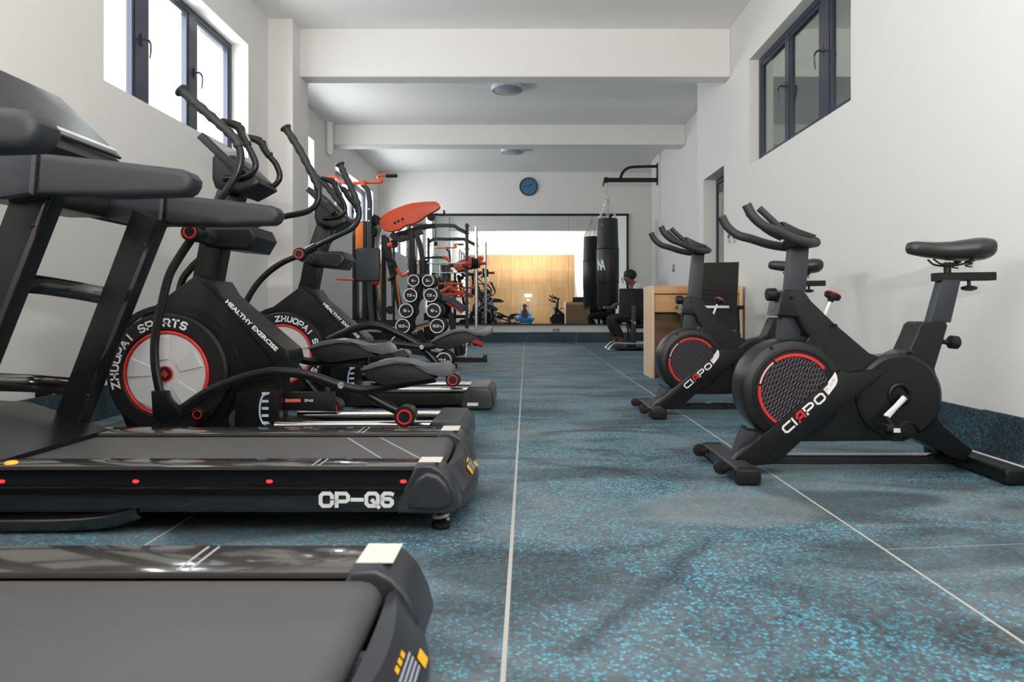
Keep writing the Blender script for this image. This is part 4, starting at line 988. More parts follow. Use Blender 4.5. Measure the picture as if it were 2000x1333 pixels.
# ---------------------------------------------------------------- spinning bikes
def Bz(a, b): return (1350+a/2.2985, 380+b/2.2985)
def bike(label, dx, dy, hb=0.0, st=0.0):
    t = thing('exercise_bike', label, 'exercise bike', (1.3+dx, 2.86+dy, 0), 'exercise bikes')
    Y = 2.79; D = Vector((dx, dy, 0))
    def sh(pts, y=Y): return [(x+dx, z) for x, z in XZ([Bz(*p) for p in pts], y)]
    def P(a, b, y=Y): return W(*Bz(a, b), y)+D
    # lower frame
    for (x, nm) in ((0.82, 'front_foot_bar'), (1.81, 'rear_foot_bar')):
        bm = new(); sweep(bm, [(x+dx, 2.62+dy, 0.034), (x+dx, 3.10+dy, 0.034)], 0.040, r2=0.026, seg=8, n=1, up=(0, 0, 1), square=True); fb = ob(nm, bm, 'steel' if x < 1 else 'satin', t)
        for yy, s in ((2.60, -1), (3.10, 1)):
            bm = new(); a = 2.585 if s < 0 else 3.08; box(bm, x-0.046+dx, x+0.046+dx, a+dy, a+0.055+dy, 0.001, 0.062, 0.018, seg=3); ob('end_cap', bm, 'matte', fb)
        if x < 1:
            for yy in (2.70, 3.03):
                bm = new(); lathe(bm, (x-0.075+dx, yy-0.014+dy, 0.045), (0, 1, 0), [(0.012, 0), (0.026, 0.002), (0.028, 0.014), (0.026, 0.026), (0.012, 0.028)], 20); box(bm, x-0.075+dx, x-0.035+dx, yy-0.02+dy, yy+0.02+dy, 0.035, 0.055, 0.003); ob('transport_wheel', bm, 'matte', fb)
    bm = new(); sweep(bm, [(0.86+dx, 2.86+dy, 0.045), (1.80+dx, 2.86+dy, 0.045)], 0.018, r2=0.03, n=1, square=True); ob('floor_tube', bm, 'gloss', t)
    bm = new(); prism(bm, sh([(230, 1050), (340, 1065), (350, 1100), (245, 1195), (180, 1180)], 2.86), 2.82+dy, 2.90+dy, 0.008); ob('front_leg', bm, 'steel', t)
    # main body
    body = [(385, 545), (405, 440), (425, 428), (500, 430), (520, 448), (540, 478), (640, 575), (800, 712), (840, 728), (930, 722), (980, 700), (1008, 640), (1030, 585), (1048, 572), (1146, 572), (1154, 592), (1096, 785), (1118, 860), (1124, 930), (1112, 1000), (1140, 1040), (1268, 1150), (1232, 1198), (1180, 1185), (1000, 1096), (940, 1108), (480, 1112), (430, 1135), (365, 1205), (275, 1212), (225, 1178), (330, 1070), (460, 900), (450, 760), (520, 655), (532, 640), (500, 600), (478, 552)]
    bm = new(); prism(bm, sh(body), Y+dy, Y+0.13+dy, 0.010, 3); bd = ob('frame_shroud', bm, 'satin', t)
    # flywheel guard
    c = P(452, 880); R = 228/2.2985*Y/1375
    bm = new(); lathe(bm, (c.x, Y-0.02+dy, c.z), (0, 1, 0), [(R*0.80, 0.0), (R*0.84, 0.0), (R*0.97, 0.012), (R, 0.03), (R, 0.15), (R*0.96, 0.165), (0, 0.165)], 64); gd = ob('flywheel_guard', bm, 'black', t)
    bm = new(); ring(bm, (c.x+0.004, Y-0.021+dy, c.z), (0, 1, 0), R*0.81, 0.006, 64, 8); ob('guard_lip', bm, 'matte', gd)
    bm = new(); ydisc(bm, c.x+0.004, c.z, R*0.80, Y-0.026+dy, Y-0.012+dy, 0.004, 48); gr = ob('grille', bm, 'matte', gd)
    bm = new()
    for kk in range(-11, 12):
        off = kk*R*0.062; pts_ = []
        ux, uz = math.cos(math.radians(72)), math.sin(math.radians(72)); half = math.sqrt(max(0, (R*0.665)**2-off*off))
        if half < 0.01: continue
        nn_ = max(3, int(2*half/0.011))
        for q_ in range(nn_+1):
            l = -half+2*half*q_/nn_; zz_ = 0.0028*(1 if q_ % 2 else -1)
            pts_.append((c.x+0.004+ux*l+uz*(off+zz_), Y-0.027+dy, c.z+uz*l-ux*(off+zz_)))
        sweep(bm, pts_, 0.0026, seg=4, n=1, r2=0.002)
    ob('grille_ribs', bm, 'rib', gr, smooth=None, kind='stuff')
    bm = new(); sector(bm, c.x+0.004, c.z, R*0.68, R*0.735, 38, 124, Y-0.030+dy, Y-0.024+dy, 20); sector(bm, c.x+0.004, c.z, R*0.68, R*0.735, 172, 238, Y-0.030+dy, Y-0.024+dy, 16); ob('red_arc', bm, 'red', gr)
    bm = new(); sector(bm, c.x+0.004, c.z, R*0.69, R*0.72, 128, 168, Y-0.030+dy, Y-0.024+dy, 14); ob('white_arc', bm, 'pink', gr)
    # slanted front beam with lettering
    bm = new(); prism(bm, sh([(182, 1186), (205, 1160), (350, 1040), (655, 788), (690, 800), (880, 772), (815, 830), (500, 1085), (370, 1203), (275, 1212)]), Y-0.034+dy, Y+0.01+dy, 0.006, 2); fb = ob('slanted_beam', bm, 'satin', t)
    def Q(a, b): return W(1420+a/6.058, 680+b/6.058, Y-0.035)+D     # outline of the lettering
    ang = math.radians(41.5)
    for s, (a, b), m_ in (('C', (722, 938), 'white'), ('I', (797, 872), 'white'), ('A', (866, 808), 'redpr'), ('P', (974, 712), 'white'), ('O', (1098, 603), 'white')):
        p = Q(a, b); bm = new(); block(bm, {'C': 'c', 'A': 'a'}.get(s, s), 0.036, face_cam((p.x, Y-0.0341+dy, p.z), ang), 0.82 if s == 'A' else 1.1, 0.21); ob('lettering', bm, m_, fb, smooth=None)
    bm = new(); em = [(1140, 490), (1200, 560), (1290, 440), (1308, 385), (1300, 330), (1280, 285), (1245, 340), (1200, 400), (1195, 435)]
    pts = [Q(a, b) for a, b in em]; prism(bm, [(p.x, p.z) for p in pts], Y-0.0355+dy, Y-0.033+dy); ebl = ob('beam_emblem', bm, 'white', fb, smooth=None)
    bm = new()
    for a, b in ((1180, 490), (1235, 430), (1262, 380)):
        p = Q(a, b); sector(bm, p.x, p.z, 0.003, 0.0065, 20, 320, Y-0.037+dy, Y-0.035+dy, 12)
    ob('emblem_detail', bm, 'pink', ebl, smooth=None)
    # crank cover, crank, pedals
    k = P(928, 905)
    bm = new(); lathe(bm, (k.x, Y-0.02+dy, k.z), (0, 1, 0), [(0, 0.0), (0.155, 0.0), (0.168, 0.01), (0.172, 0.03)], 56); cc = ob('crank_cover', bm, 'black', t)
    bm = new(); ring(bm, (k.x-0.005, Y-0.022+dy, k.z+0.008), (0, 1, 0), 0.038, 0.010, 36, 10); ob('crank_ring', bm, 'satin', cc)
    bm = new(); cyl(bm, (k.x, Y-0.045+dy, k.z), (k.x, Y+0.17+dy, k.z), 0.016, 18); ca = ob('crank_axle', bm, 'matte', cc)
    e1 = P(872, 1000, 2.74); s1 = Vector((k.x, 0, k.z)); s1.y = Y-0.05+dy; e1.y = Y-0.055+dy
    bm = new(); sweep(bm, [s1, s1.lerp(e1, .5), e1], [0.012, 0.011, 0.014], seg=8, n=2, r2=0.009); cr = ob('crank_arm', bm, 'whitem', t)
    e2 = s1-(e1-s1); e2.y = Y+0.19+dy; s2 = s1.copy(); s2.y = Y+0.185+dy
    bm = new(); sweep(bm, [s2, e2], 0.012, seg=8, n=1, r2=0.009); ob('crank_arm', bm, 'whitem', t)
    for e, s in ((e1, -1), (e2, 1)):
        pc = e+Vector((0.0, s*0.055, -0.035 if s < 0 else -0.01))
        bm = new(); box(bm, pc.x-0.045, pc.x+0.03, pc.y-0.04, pc.y+0.04, pc.z-0.012, pc.z+0.012, 0.006, rot=about(pc, 0.15, 'Y')); box(bm, pc.x-0.02, pc.x+0.02, pc.y-0.03, pc.y+0.03, pc.z-0.045, pc.z-0.01, 0.008); cyl(bm, (e.x, e.y, e.z), (pc.x, pc.y, pc.z), 0.009, 10); pe = ob('pedal', bm, 'matte', t)
        bm = new(); sweep(bm, [pc+Vector((-0.02, -0.03, -0.03)), pc+Vector((0.03, -0.035, 0.03)), pc+Vector((0.085, -0.01, 0.0)), pc+Vector((0.09, 0.01, -0.02)), pc+Vector((0.03, 0.0, -0.045))], 0.004, seg=6, r2=0.014); ob('toe_cage', bm, 'matte', pe)
        if s < 0:
            bm = new(); box(bm, pc.x-0.022, pc.x+0.004, pc.y-0.046, pc.y-0.041, pc.z-0.008, pc.z+0.008, 0.002); ob('reflector', bm, 'sticker', pe)
    # handlebar post
    bm = new(); prism(bm, sh([(385, 660), (476, 660), (500, 440), (410, 440)], 2.86), 2.83+dy, 2.89+dy, 0.008); ob('front_post', bm, 'steel', t)
    top = [(440, 215), (520, 215), (505, 440), (418, 440)]
    xz = sh(top, 2.86); xz = [(xz[0][0]+hb*0.1, xz[0][1]+hb), (xz[1][0]+hb*0.1, xz[1][1]+hb), xz[2], xz[3]]
    bm = new(); prism(bm, xz, 2.832+dy, 2.888+dy, 0.006); hp = ob('handlebar_post', bm, 'steel', t)
    H = Vector((hb*0.1, 0, hb))
    def HP(a, b, y): return W(*Bz(a, b), y)+D+H
    near = [HP(248, 45, 2.66), HP(275, 95, 2.66), HP(325, 140, 2.665), HP(385, 165, 2.68), HP(450, 195, 2.70), HP(520, 215, 2.73), HP(560, 215, 2.80)]
    farp = [Vector((p.x, 2*(2.83+dy)-p.y, p.z)) for p in near]
    bm = new(); sweep(bm, near+farp[::-1], 0.0185, seg=12, n=6); hbm = ob('handlebar_loop', bm, 'rubber', t)
    inn = [HP(305, 62, 2.76), HP(350, 105, 2.76), HP(400, 150, 2.765), HP(450, 185, 2.78)]
    for s in (0, 1):
        q = inn if not s else [Vector((p.x, 2*(2.83+dy)-p.y, p.z)) for p in inn]
        bm = new(); sweep(bm, q, 0.014, seg=10); ob('inner_grip', bm, 'rubber', hbm)
    bm = new(); prism(bm, [(p.x, p.z) for p in (HP(390, 128, 2.8), HP(405, 128, 2.8), HP(470, 160, 2.8), HP(545, 186, 2.8), HP(540, 205, 2.8), HP(430, 190, 2.8))], 2.76+dy, 2.90+dy, 0.008); ob('tablet_stand', bm, 'black', hbm)
    bm = new(); p = HP(490, 215, 2.83); box(bm, p.x-0.05, p.x+0.05, 2.76+dy, 2.90+dy, p.z-0.022, p.z+0.015, 0.012); ob('bar_clamp', bm, 'matte', hbm)
    # knobs
    p = P(360, 450, 2.86)+Vector((0, 0.0, 0)); bm = new(); cyl(bm, (p.x-0.02, p.y, p.z), (p.x+0.02, p.y, p.z), 0.026, 16, 0.004); cyl(bm, (p.x, p.y, p.z), (p.x+0.07, p.y, p.z), 0.008, 10); ob('post_knob', bm, 'matte', t)
    a, b = P(590, 560, 2.86), P(628, 470, 2.86)
    bm = new(); cyl(bm, a, b, 0.007, 12); br = ob('brake_rod', bm, 'whitem', t)
    ax = (b-a).normalized()
    bm = new(); lathe(bm, b-ax*0.012, ax, [(0.010, 0), (0.014, 0.010), (0.03, 0.016), (0.034, 0.030), (0.031, 0.036)], 28); kb = ob('brake_knob', bm, 'matte', br)
    bm = new(); lathe(bm, b+ax*0.022, ax, [(0.028, 0), (0.026, 0.006), (0.014, 0.011), (0, 0.012)], 28); ob('knob_top', bm, 'red', kb)
    p = P(1150, 662, 2.86); bm = new(); cyl(bm, (p.x-0.02, p.y, p.z), (p.x+0.02, p.y, p.z-0.004), 0.010, 12); cyl(bm, (p.x+0.005, p.y, p.z), (p.x+0.045, p.y, p.z-0.004), 0.027, 20, 0.006); ob('seat_post_knob', bm, 'matte', t)
    for a, b in ((362, 688), (240, 1045), (365, 1172), (650, 588), (460, 462), (994, 708)):
        p = P(a, b, Y-0.02); bm = new(); ydisc(bm, p.x, p.z, 0.006, Y-0.022+dy, Y+0.01+dy, 0.001, 12) if (a, b) != (365, 1172) else ydisc(bm, p.x, p.z, 0.006, Y-0.036+dy, Y+dy, 0.001, 12)
        ob('screw', bm, 'matte', bd)
    # seat post, slider, saddle
    S = Vector((st*0.35, 0, st))
    xz = sh([(1112, 380), (1196, 380), (1150, 575), (1058, 575)], 2.86); xz = [(xz[0][0]+S.x, xz[0][1]+st), (xz[1][0]+S.x, xz[1][1]+st), xz[2], xz[3]]
    bm = new(); prism(bm, xz, 2.834+dy, 2.886+dy, 0.006); ob('seat_post', bm, 'steel', t)
    def SP(a, b, y=2.86): return W(*Bz(a, b), y)+D+S
    bm = new(); sweep(bm, [SP(1092, 372), SP(1352, 368)], 0.017, r2=0.026, n=1, square=True); sl = ob('seat_slider', bm, 'matte', t)
    p = SP(1247, 385); bm = new(); cyl(bm, p, p-Vector((0, 0, 0.03)), 0.007, 10); lathe(bm, p-Vector((0, 0, 0.022)), (0, 0, -1), [(0.012, 0), (0.03, 0.006), (0.028, 0.016), (0.01, 0.022)], 18); ob('slider_knob', bm, 'matte', sl)
    p = SP(1150, 355); bm = new(); cyl(bm, p, p+Vector((0, 0, 0.045)), 0.014, 14)
    for s in (-1, 1):
        q = SP(1075, 295); sweep(bm, [SP(1075, 292)+Vector((0, s*0.02, 0)), SP(1110, 315)+Vector((0, s*0.025, 0)), SP(1180, 318)+Vector((0, s*0.03, 0)), SP(1240, 300)+Vector((0, s*0.045, 0))], 0.004, seg=6)
        q = SP(1215, 322)+Vector((0, s*0.045, 0)); sweep(bm, [q+Vector((0.013*math.cos(a), 0.013*math.sin(a), -0.006+0.0022*a)) for a in range(0, 15)], 0.003, seg=5, n=1, up=(0, 0, 1))
    ob('seat_springs', bm, 'matte', sl)
    # saddle: swept cross-sections from nose to tail
    bm = new(); secs = [(968, 240, 0.012, 0.015), (978, 238, 0.026, 0.027), (1005, 238, 0.034, 0.033), (1040, 242, 0.038, 0.036), (1090, 246, 0.046, 0.038), (1150, 248, 0.070, 0.044), (1210, 244, 0.105, 0.050), (1260, 240, 0.120, 0.054), (1292, 240, 0.114, 0.052), (1306, 242, 0.095, 0.042), (1313, 244, 0.06, 0.026)]
    rings = []
    for a, b, hw, hh in secs:
        p = SP(a, b); rg = []
        for k_ in range(20):
            th = 2*PI*k_/20; cx_ = math.cos(th); sz_ = math.sin(th)
            zz = (0.75*hh*abs(sz_)**0.8*(1 if sz_ > 0 else -1)) if sz_ > 0 else -hh*abs(sz_)**0.7
            zz -= 0.012*max(0, 1-abs(cx_)*3) if sz_ > 0 and hw > 0.05 else 0
            rg.append(bm.verts.new((p.x, p.y+hw*cx_, p.z+zz)))
        rings.append(rg)
    for A, B in zip(rings[:-1], rings[1:]):
        for j in range(20): bm.faces.new((A[j], A[(j+1) % 20], B[(j+1) % 20], B[j]))
    bm.faces.new(rings[0]); bm.faces.new(rings[-1][::-1])
    sd = ob('saddle', bm, 'saddle', t, smooth=60)
    return t
bike('black exercise bike with bold white lettering, nearest one on the right', 0, 0)
bike('black exercise bike farther back, in front of the desk and office chair', -0.035, 1.56, 0.10, 0.03)

# ---------------------------------------------------------------- reception desk and office chair
t = thing('reception_desk', 'light oak desk with drawer against the right wall', 'desk', (1.6, 6.85, 0))
dz = 0.875
bm = new(); box(bm, 1.175, 1.205, 6.62, 7.06, 0.002, dz, 0.002); ob('side_panel', bm, 'woodl', t, smooth=None)
bm = new(); box(bm, 2.005, 2.035, 6.62, 7.06, 0.002, dz, 0.002); ob('side_panel', bm, 'woodl', t, smooth=None)
bm = new(); box(bm, 1.205, 2.005, 6.62, 7.06, dz-0.075, dz, 0.002); ob('desk_top', bm, 'wood', t, smooth=None)
bm = new(); box(bm, 1.205, 2.005, 7.03, 7.06, 0.04, dz-0.075); ob('back_panel', bm, 'woodd', t, smooth=None)
for a, b in ((1.21, 1.60), (1.606, 2.0)):
    bm = new(); box(bm, a, b, 6.635, 6.98, dz-0.25, dz-0.083, 0.002); dr = ob('drawer', bm, 'wood', t, smooth=None)
    bm = new(); cyl(bm, ((a+b)/2-0.05, 6.615, dz-0.11), ((a+b)/2+0.05, 6.615, dz-0.11), 0.005, 8); ob('drawer_handle', bm, 'alu', dr)
bm = new(); box(bm, 1.205, 2.005, 6.9, 6.93, 0.002, dz-0.252, 0.002); ob('modesty_panel', bm, 'woodd', t, smooth=None)
bm = new(); box(bm, 2.036, 2.046, 6.55, 6.62, 0.001, dz, 0.002)
t = thing('office_chair', 'black mesh office chair with tall back, facing the desk', 'chair', (1.60, 6.15, 0))
YC = 5.98
bm = new(); bc = XZ([(1358, 514), (1443, 512), (1441, 560), (1437, 645), (1352, 645), (1354, 580)], YC)
prism(bm, bc, YC-0.015, YC+0.015, 0.012, 3); bk = ob('backrest', bm, 'chairfab', t)
for yy in (566, 575, 584, 617, 627, 636):
    a, b = W(1362, yy, YC), W(1421, yy, YC); bm = new(); box(bm, a.x, b.x, YC-0.019, YC-0.014, a.z-0.004, a.z+0.004, 0.001); ob('backrest_slot', bm, 'matte', bk)
a, b = W(1366, 600, YC), W(1422, 600, YC); bm = new(); box(bm, a.x, b.x, YC-0.04, YC-0.018, a.z-0.011, a.z+0.011, 0.005); ob('lumbar_bar', bm, 'whitem', bk)
bm = new(); box(bm, 1.37, 1.83, 5.99, 6.42, 0.40, 0.46, 0.025, seg=3); ob('seat', bm, 'chairfab', t)
for x in (1.345, 1.825):
    bm = new(); sweep(bm, [(x+0.01, 6.10, 0.42), (x+0.01, 6.10, 0.50), (x+0.01, 6.12, 0.655)], 0.016, seg=8); box(bm, x-0.02, x+0.04, 6.02, 6.26, 0.65, 0.685, 0.01); ob('armrest', bm, 'matte', t)
bm = new(); cyl(bm, (1.6, 6.2, 0.08), (1.6, 6.2, 0.41), 0.025); ob('gas_lift', bm, 'chrome', t)
bm = new(); sweep(bm, [(1.6, 6.16, 0.40), (1.6, 6.02, 0.40), (1.6, 5.99, 0.50)], 0.03, r2=0.015, seg=8, up=(1, 0, 0)); ob('back_bracket', bm, 'matte', t)
for k in range(5):
    a = math.radians(18+72*k); e = Vector((1.6+0.27*math.cos(a), 6.2+0.27*math.sin(a), 0.075))
    bm = new(); sweep(bm, [(1.6, 6.2, 0.10), e], [0.022, 0.014], seg=8, n=1); lg = ob('leg', bm, 'matte', t)
    bm = new(); cyl(bm, e+Vector((0, -0.02, -0.048)), e+Vector((0, 0.02, -0.048)), 0.027, 16, 0.004); cyl(bm, e+Vector((0, 0, -0.04)), e, 0.008, 8); ob('castor', bm, 'matte', lg)

# ---------------------------------------------------------------- punching bag on its wall bracket
YG = 12.5
t = thing('wall_bracket', 'black steel wall bracket that carries the punching bag', 'bracket', (XR2-0.035, YG, 2.9))
P_ = lambda a, b: W(a, b, YG)
bm = new(); xw = XR2-0.035; box(bm, xw-0.012, xw, YG-0.06, YG+0.06, P_(0, 362).z, P_(0, 319).z, 0.003); ob('wall_plate', bm, 'matte', t)
bm = new(); a = P_(1180, 352); sweep(bm, [a, Vector((xw, YG, a.z))], 0.036, r2=0.03, n=1, square=True); ob('bracket_arm', bm, 'matte', t)
bm = new(); sweep(bm, [P_(1211, 350), P_(1217, 336), P_(1228, 328), P_(1245, 326), Vector((xw, YG, P_(0, 325).z))], 0.025, seg=10); ob('bracket_brace', bm, 'matte', t)
bm = new(); a = P_(1180, 352); cyl(bm, a, a-Vector((0.02, 0, 0.11)), 0.012, 10); box(bm, P_(1183, 0).x-0.03, P_(1183, 0).x+0.03, YG-0.04, YG+0.04, P_(0, 357).z, P_(0, 347).z, 0.004); ob('bracket_hook', bm, 'matte', t)
cx = P_(1187, 0).x; zt_ = P_(0, 428).z; zb = P_(0, 598).z; rb = 21/110
t = thing('punching_bag', 'tall black punching bag hanging on chains before the mirror', 'punching bag', (cx, YG, zb))
bm = new(); lathe(bm, (cx, YG, zb), (0, 0, 1), [(0, 0), (rb*0.93, 0.0), (rb*0.99, 0.03), (rb*1.0, 0.4), (rb*1.04, 0.42), (rb*1.04, 1.0), (rb*1.0, 1.02), (rb*0.93, zt_-zb-0.03), (rb*0.9, zt_-zb), (0, zt_-zb-0.02)], 40); bg_ = ob('bag_body', bm, 'bag', t)
bm = new(); ring(bm, (cx, YG, zb+1.01), (0, 0, 1), rb*1.03, 0.008, 40, 6); ob('seam', bm, 'matte', bg_)
bm = new(); ring(bm, (cx, YG, zb+0.41), (0, 0, 1), rb*1.03, 0.008, 40, 6); ob('seam', bm, 'matte', bg_)
bm = new()
for ch, aa in (('N', 220), ('A', 237)):
    a = math.radians(aa); p = (cx+rb*1.05*math.cos(a), YG+rb*1.05*math.sin(a), P_(0, 520).z)
    text(bm, ch, 0.25, Matrix.Translation(p) @ Matrix.Rotation(a+PI/2, 4, 'Z') @ Matrix.Rotation(PI/2, 4, 'X'), bold=0.006, sx=0.55)
ob('bag_lettering', bm, 'white', bg_, smooth=None)
bm = new(); text(bm, 'A', 0.05, Matrix.Translation((cx-0.12, YG-0.155, zt_-0.12)) @ Matrix.Rotation(-0.5, 4, 'Z') @ Matrix.Rotation(PI/2, 4, 'X'), bold=0.002); bmesh.ops.translate(bm, verts=bm.verts, vec=(0, 0, 0))
ob('bag_patch', bm, 'red', bg_, smooth=None)
bm = new(); hk = P_(1187, 357); kn = P_(1187, 385)
chain(bm, hk, kn, 0.05, 0.006)
for k in range(6):
    a = 2*PI*k/6+0.3; chain(bm, kn, (cx+rb*0.85*math.cos(a), YG+rb*0.85*math.sin(a), zt_+0.02), 0.05, 0.005)
ob('chain', bm, 'alu', t)
bm = new()
for k in range(16):
    a = 2*PI*k/16; p = Vector((cx+rb*0.85*math.cos(a), YG+rb*0.85*math.sin(a), zb)); sweep(bm, [p+Vector((0, 0, 0.02)), p-Vector((0, 0, 0.05))], 0.008, seg=6, n=1)
ob('bottom_loops', bm, 'black', t)

# ---------------------------------------------------------------- people
def skinned(name, V, Ed, Rd, m_, parent, sub=2, root_i=0):
    org = ORG[parent.name]
    me = bpy.data.meshes.new(name); me.from_pydata([Vector(v)-org for v in V], Ed, []); me.materials.append(M[m_])
    o = bpy.data.objects.new(name, me); C.objects.link(o); o.parent = parent; ORG[o.name] = org.copy()
    md = o.modifiers.new('skin', 'SKIN'); sv = me.skin_vertices[0].data if me.skin_vertices else None
    if sv is None:
        bm_ = bmesh.new(); bm_.from_mesh(me); bm_.verts.layers.skin.verify(); bm_.to_mesh(me); bm_.free(); sv = me.skin_vertices[0].data
    for i, r in enumerate(Rd):
        sv[i].radius = (r, r) if not isinstance(r, tuple) else r
        sv[i].use_root = (i == root_i)
    md.use_smooth_shade = True
    s = o.modifiers.new('sub', 'SUBSURF'); s.levels = sub; s.render_levels = sub
    return o
# woman seated beyond the bench machine, in profile, looking down
YP = 11.95
hp = W(1228, 547, YP)
t = thing('person', 'person in a white striped shirt seated behind the punching bag, looking down', 'person', (hp.x, YP, 0.0))
hip = Vector((hp.x+0.16, YP, 0.52)); chest = Vector((hp.x+0.16, YP, 0.97)); neck = Vector((hp.x+0.08, YP, 1.09)); hd = Vector((hp.x-0.025, YP, 1.165)); 
kneeN = Vector((hp.x-0.30, YP-0.12, 0.50)); ankN = Vector((hp.x-0.12, YP-0.10, 0.12)); toeN = Vector((hp.x-0.27, YP-0.10, 0.05))
kneeF = Vector((hp.x-0.34, YP+0.12, 0.50)); ankF = Vector((hp.x-0.20, YP+0.12, 0.12)); toeF = Vector((hp.x-0.35, YP+0.12, 0.05))
V = [hip, chest, neck, hd, hd+Vector((0, 0, 0.07)), hip+Vector((-0.02, -0.09, 0)), kneeN, ankN, toeN, hip+Vector((-0.02, 0.09, 0)), kneeF, ankF, toeF,
     chest+Vector((-0.02, -0.17, 0.07)), chest+Vector((-0.10, -0.22, -0.16)), chest+Vector((-0.32, -0.14, -0.22)), chest+Vector((-0.02, 0.17, 0.07)), chest+Vector((-0.10, 0.22, -0.16)), chest+Vector((-0.32, 0.10, -0.22))]
Ed = [(0, 1), (1, 2), (2, 3), (3, 4), (0, 5), (5, 6), (6, 7), (7, 8), (0, 9), (9, 10), (10, 11), (11, 12), (1, 13), (13, 14), (14, 15), (1, 16), (16, 17), (17, 18)]
Rd = [0.13, 0.12, 0.05, 0.085, 0.075, 0.085, 0.06, 0.04, 0.03, 0.085, 0.06, 0.04, 0.03, 0.05, 0.038, 0.025, 0.05, 0.038, 0.025]
body_ = skinned('body', V, Ed, Rd, 'skin', t)
for s, wv in ((-1, V[15]), (1, V[18])):     # hands: palm, five fingers
    VV = [wv, wv+Vector((-0.05, 0, -0.01)), wv+Vector((-0.08, 0, -0.02))]; EE = [(0, 1), (1, 2)]; RR = [0.022, 0.026, 0.022]
    for k in range(4):
        i = len(VV); VV += [wv+Vector((-0.10, -0.03+0.02*k, -0.025)), wv+Vector((-0.13, -0.03+0.02*k, -0.045)), wv+Vector((-0.145, -0.03+0.02*k, -0.065))]
        EE += [(2, i), (i, i+1), (i+1, i+2)]; RR += [0.009, 0.008, 0.007]
    i = len(VV); VV += [wv+Vector((-0.05, -s*0.035, 0)), wv+Vector((-0.085, -s*0.045, -0.02))]; EE += [(1, i), (i, i+1)]; RR += [0.011, 0.009]
    skinned('hand', VV, EE, RR, 'skin', t, 1)
V2 = [hip+Vector((0.01, 0, 0.05)), chest, neck+Vector((0.02, 0, -0.04)), chest+Vector((-0.02, -0.17, 0.07)), V[14], V[14].lerp(V[15], 0.8), chest+Vector((-0.02, 0.17, 0.07)), V[17], V[17].lerp(V[18], 0.8)]
skinned('shirt', V2, [(0, 1), (1, 2), (1, 3), (3, 4), (4, 5), (1, 6), (6, 7), (7, 8)], [0.165, 0.165, 0.085, 0.08, 0.06, 0.045, 0.07, 0.06, 0.045], 'shirt', t)
V3 = [hip, V[5], kneeN, ankN+Vector((0, 0, 0.04)), V[9], kneeF, ankF+Vector((0, 0, 0.04))]
skinned('trousers', V3, [(0, 1), (1, 2), (2, 3), (0, 4), (4, 5), (5, 6)], [0.15, 0.105, 0.08, 0.055, 0.105, 0.08, 0.055], 'trouser', t)
bm = new(); bmesh.ops.create_icosphere(bm, subdivisions=3, radius=1.0)
for v in bm.verts:
    q = v.co.copy(); q *= 1+0.05*math.sin(9*q.x)*math.cos(8*q.z); v.co = Vector((hd.x+0.050+q.x*0.112, YP+q.y*0.098, hd.z+0.075+q.z*0.095))
ob('hair', bm, 'hair', t)
bm = new(); lathe(bm, (hd.x-0.078, YP, hd.z+0.0), (-1, 0, -0.5), [(0.02, 0), (0.012, 0.018), (0.0, 0.026)], 10); lathe(bm, (hd.x-0.07, YP, hd.z-0.045), (-1, 0, -0.3), [(0.024, 0), (0.018, 0.012), (0, 0.016)], 10); ob('nose_and_mouth', bm, 'skin', t)
bm = new()
for s in (-1, 1): lathe(bm, (hd.x-0.072, YP+s*0.032, hd.z+0.03), (-1, 0, 0), [(0.010, 0), (0.006, 0.008), (0, 0.01)], 10)
ob('eyes', bm, 'hair', t)
for a, b in ((ankN, toeN), (ankF, toeF)):
    bm = new(); sweep(bm, [a+Vector((0.03, 0, -0.075)), a+Vector((-0.06, 0, -0.075)), b+Vector((0, 0, -0.005))], [0.025, 0.022, 0.012], seg=10, n=4, r2=0.04); ob('sandal', bm, 'woodd', t)

# photographer kneeling behind the lens: only seen in the mirror
t = thing('person', 'photographer in blue squatting with a camera, reflected in the mirror', 'person', (-0.05, -0.6, 0))
H0 = Vector((-0.05, -0.62, 0.24)); CHs = Vector((-0.05, -0.50, 0.58)); NK = Vector((-0.05, -0.44, 0.66)); HD = Vector((-0.04, -0.38, 0.75))
V = [H0, CHs, NK, HD, HD+Vector((0, 0, 0.06))]; Ed = [(0, 1), (1, 2), (2, 3), (3, 4)]; Rd = [0.13, 0.13, 0.05, 0.08, 0.072]
def limb(r0, pts, rs):
    i = r0
    for p, r in zip(pts, rs): V.append(Vector(p)); Rd.append(r); Ed.append((i, len(V)-1)); i = len(V)-1
    return i
kL = limb(0, [(-0.14, -0.60, 0.25), (-0.42, -0.32, 0.30), (-0.25, -0.55, 0.09), (-0.28, -0.40, 0.04)], [0.085, 0.06, 0.04, 0.03])
kR = limb(0, [(0.04, -0.60, 0.25), (0.32, -0.32, 0.30), (0.15, -0.55, 0.09), (0.18, -0.40, 0.04)], [0.085, 0.06, 0.04, 0.03])
aL = limb(1, [(-0.21, -0.50, 0.60), (-0.27, -0.36, 0.42), (-0.12, -0.24, 0.57)], [0.05, 0.04, 0.026])
aR = limb(1, [(0.11, -0.50, 0.60), (0.19, -0.36, 0.42), (0.05, -0.24, 0.57)], [0.05, 0.04, 0.026])
skinned('body', V, Ed, Rd, 'skin', t)
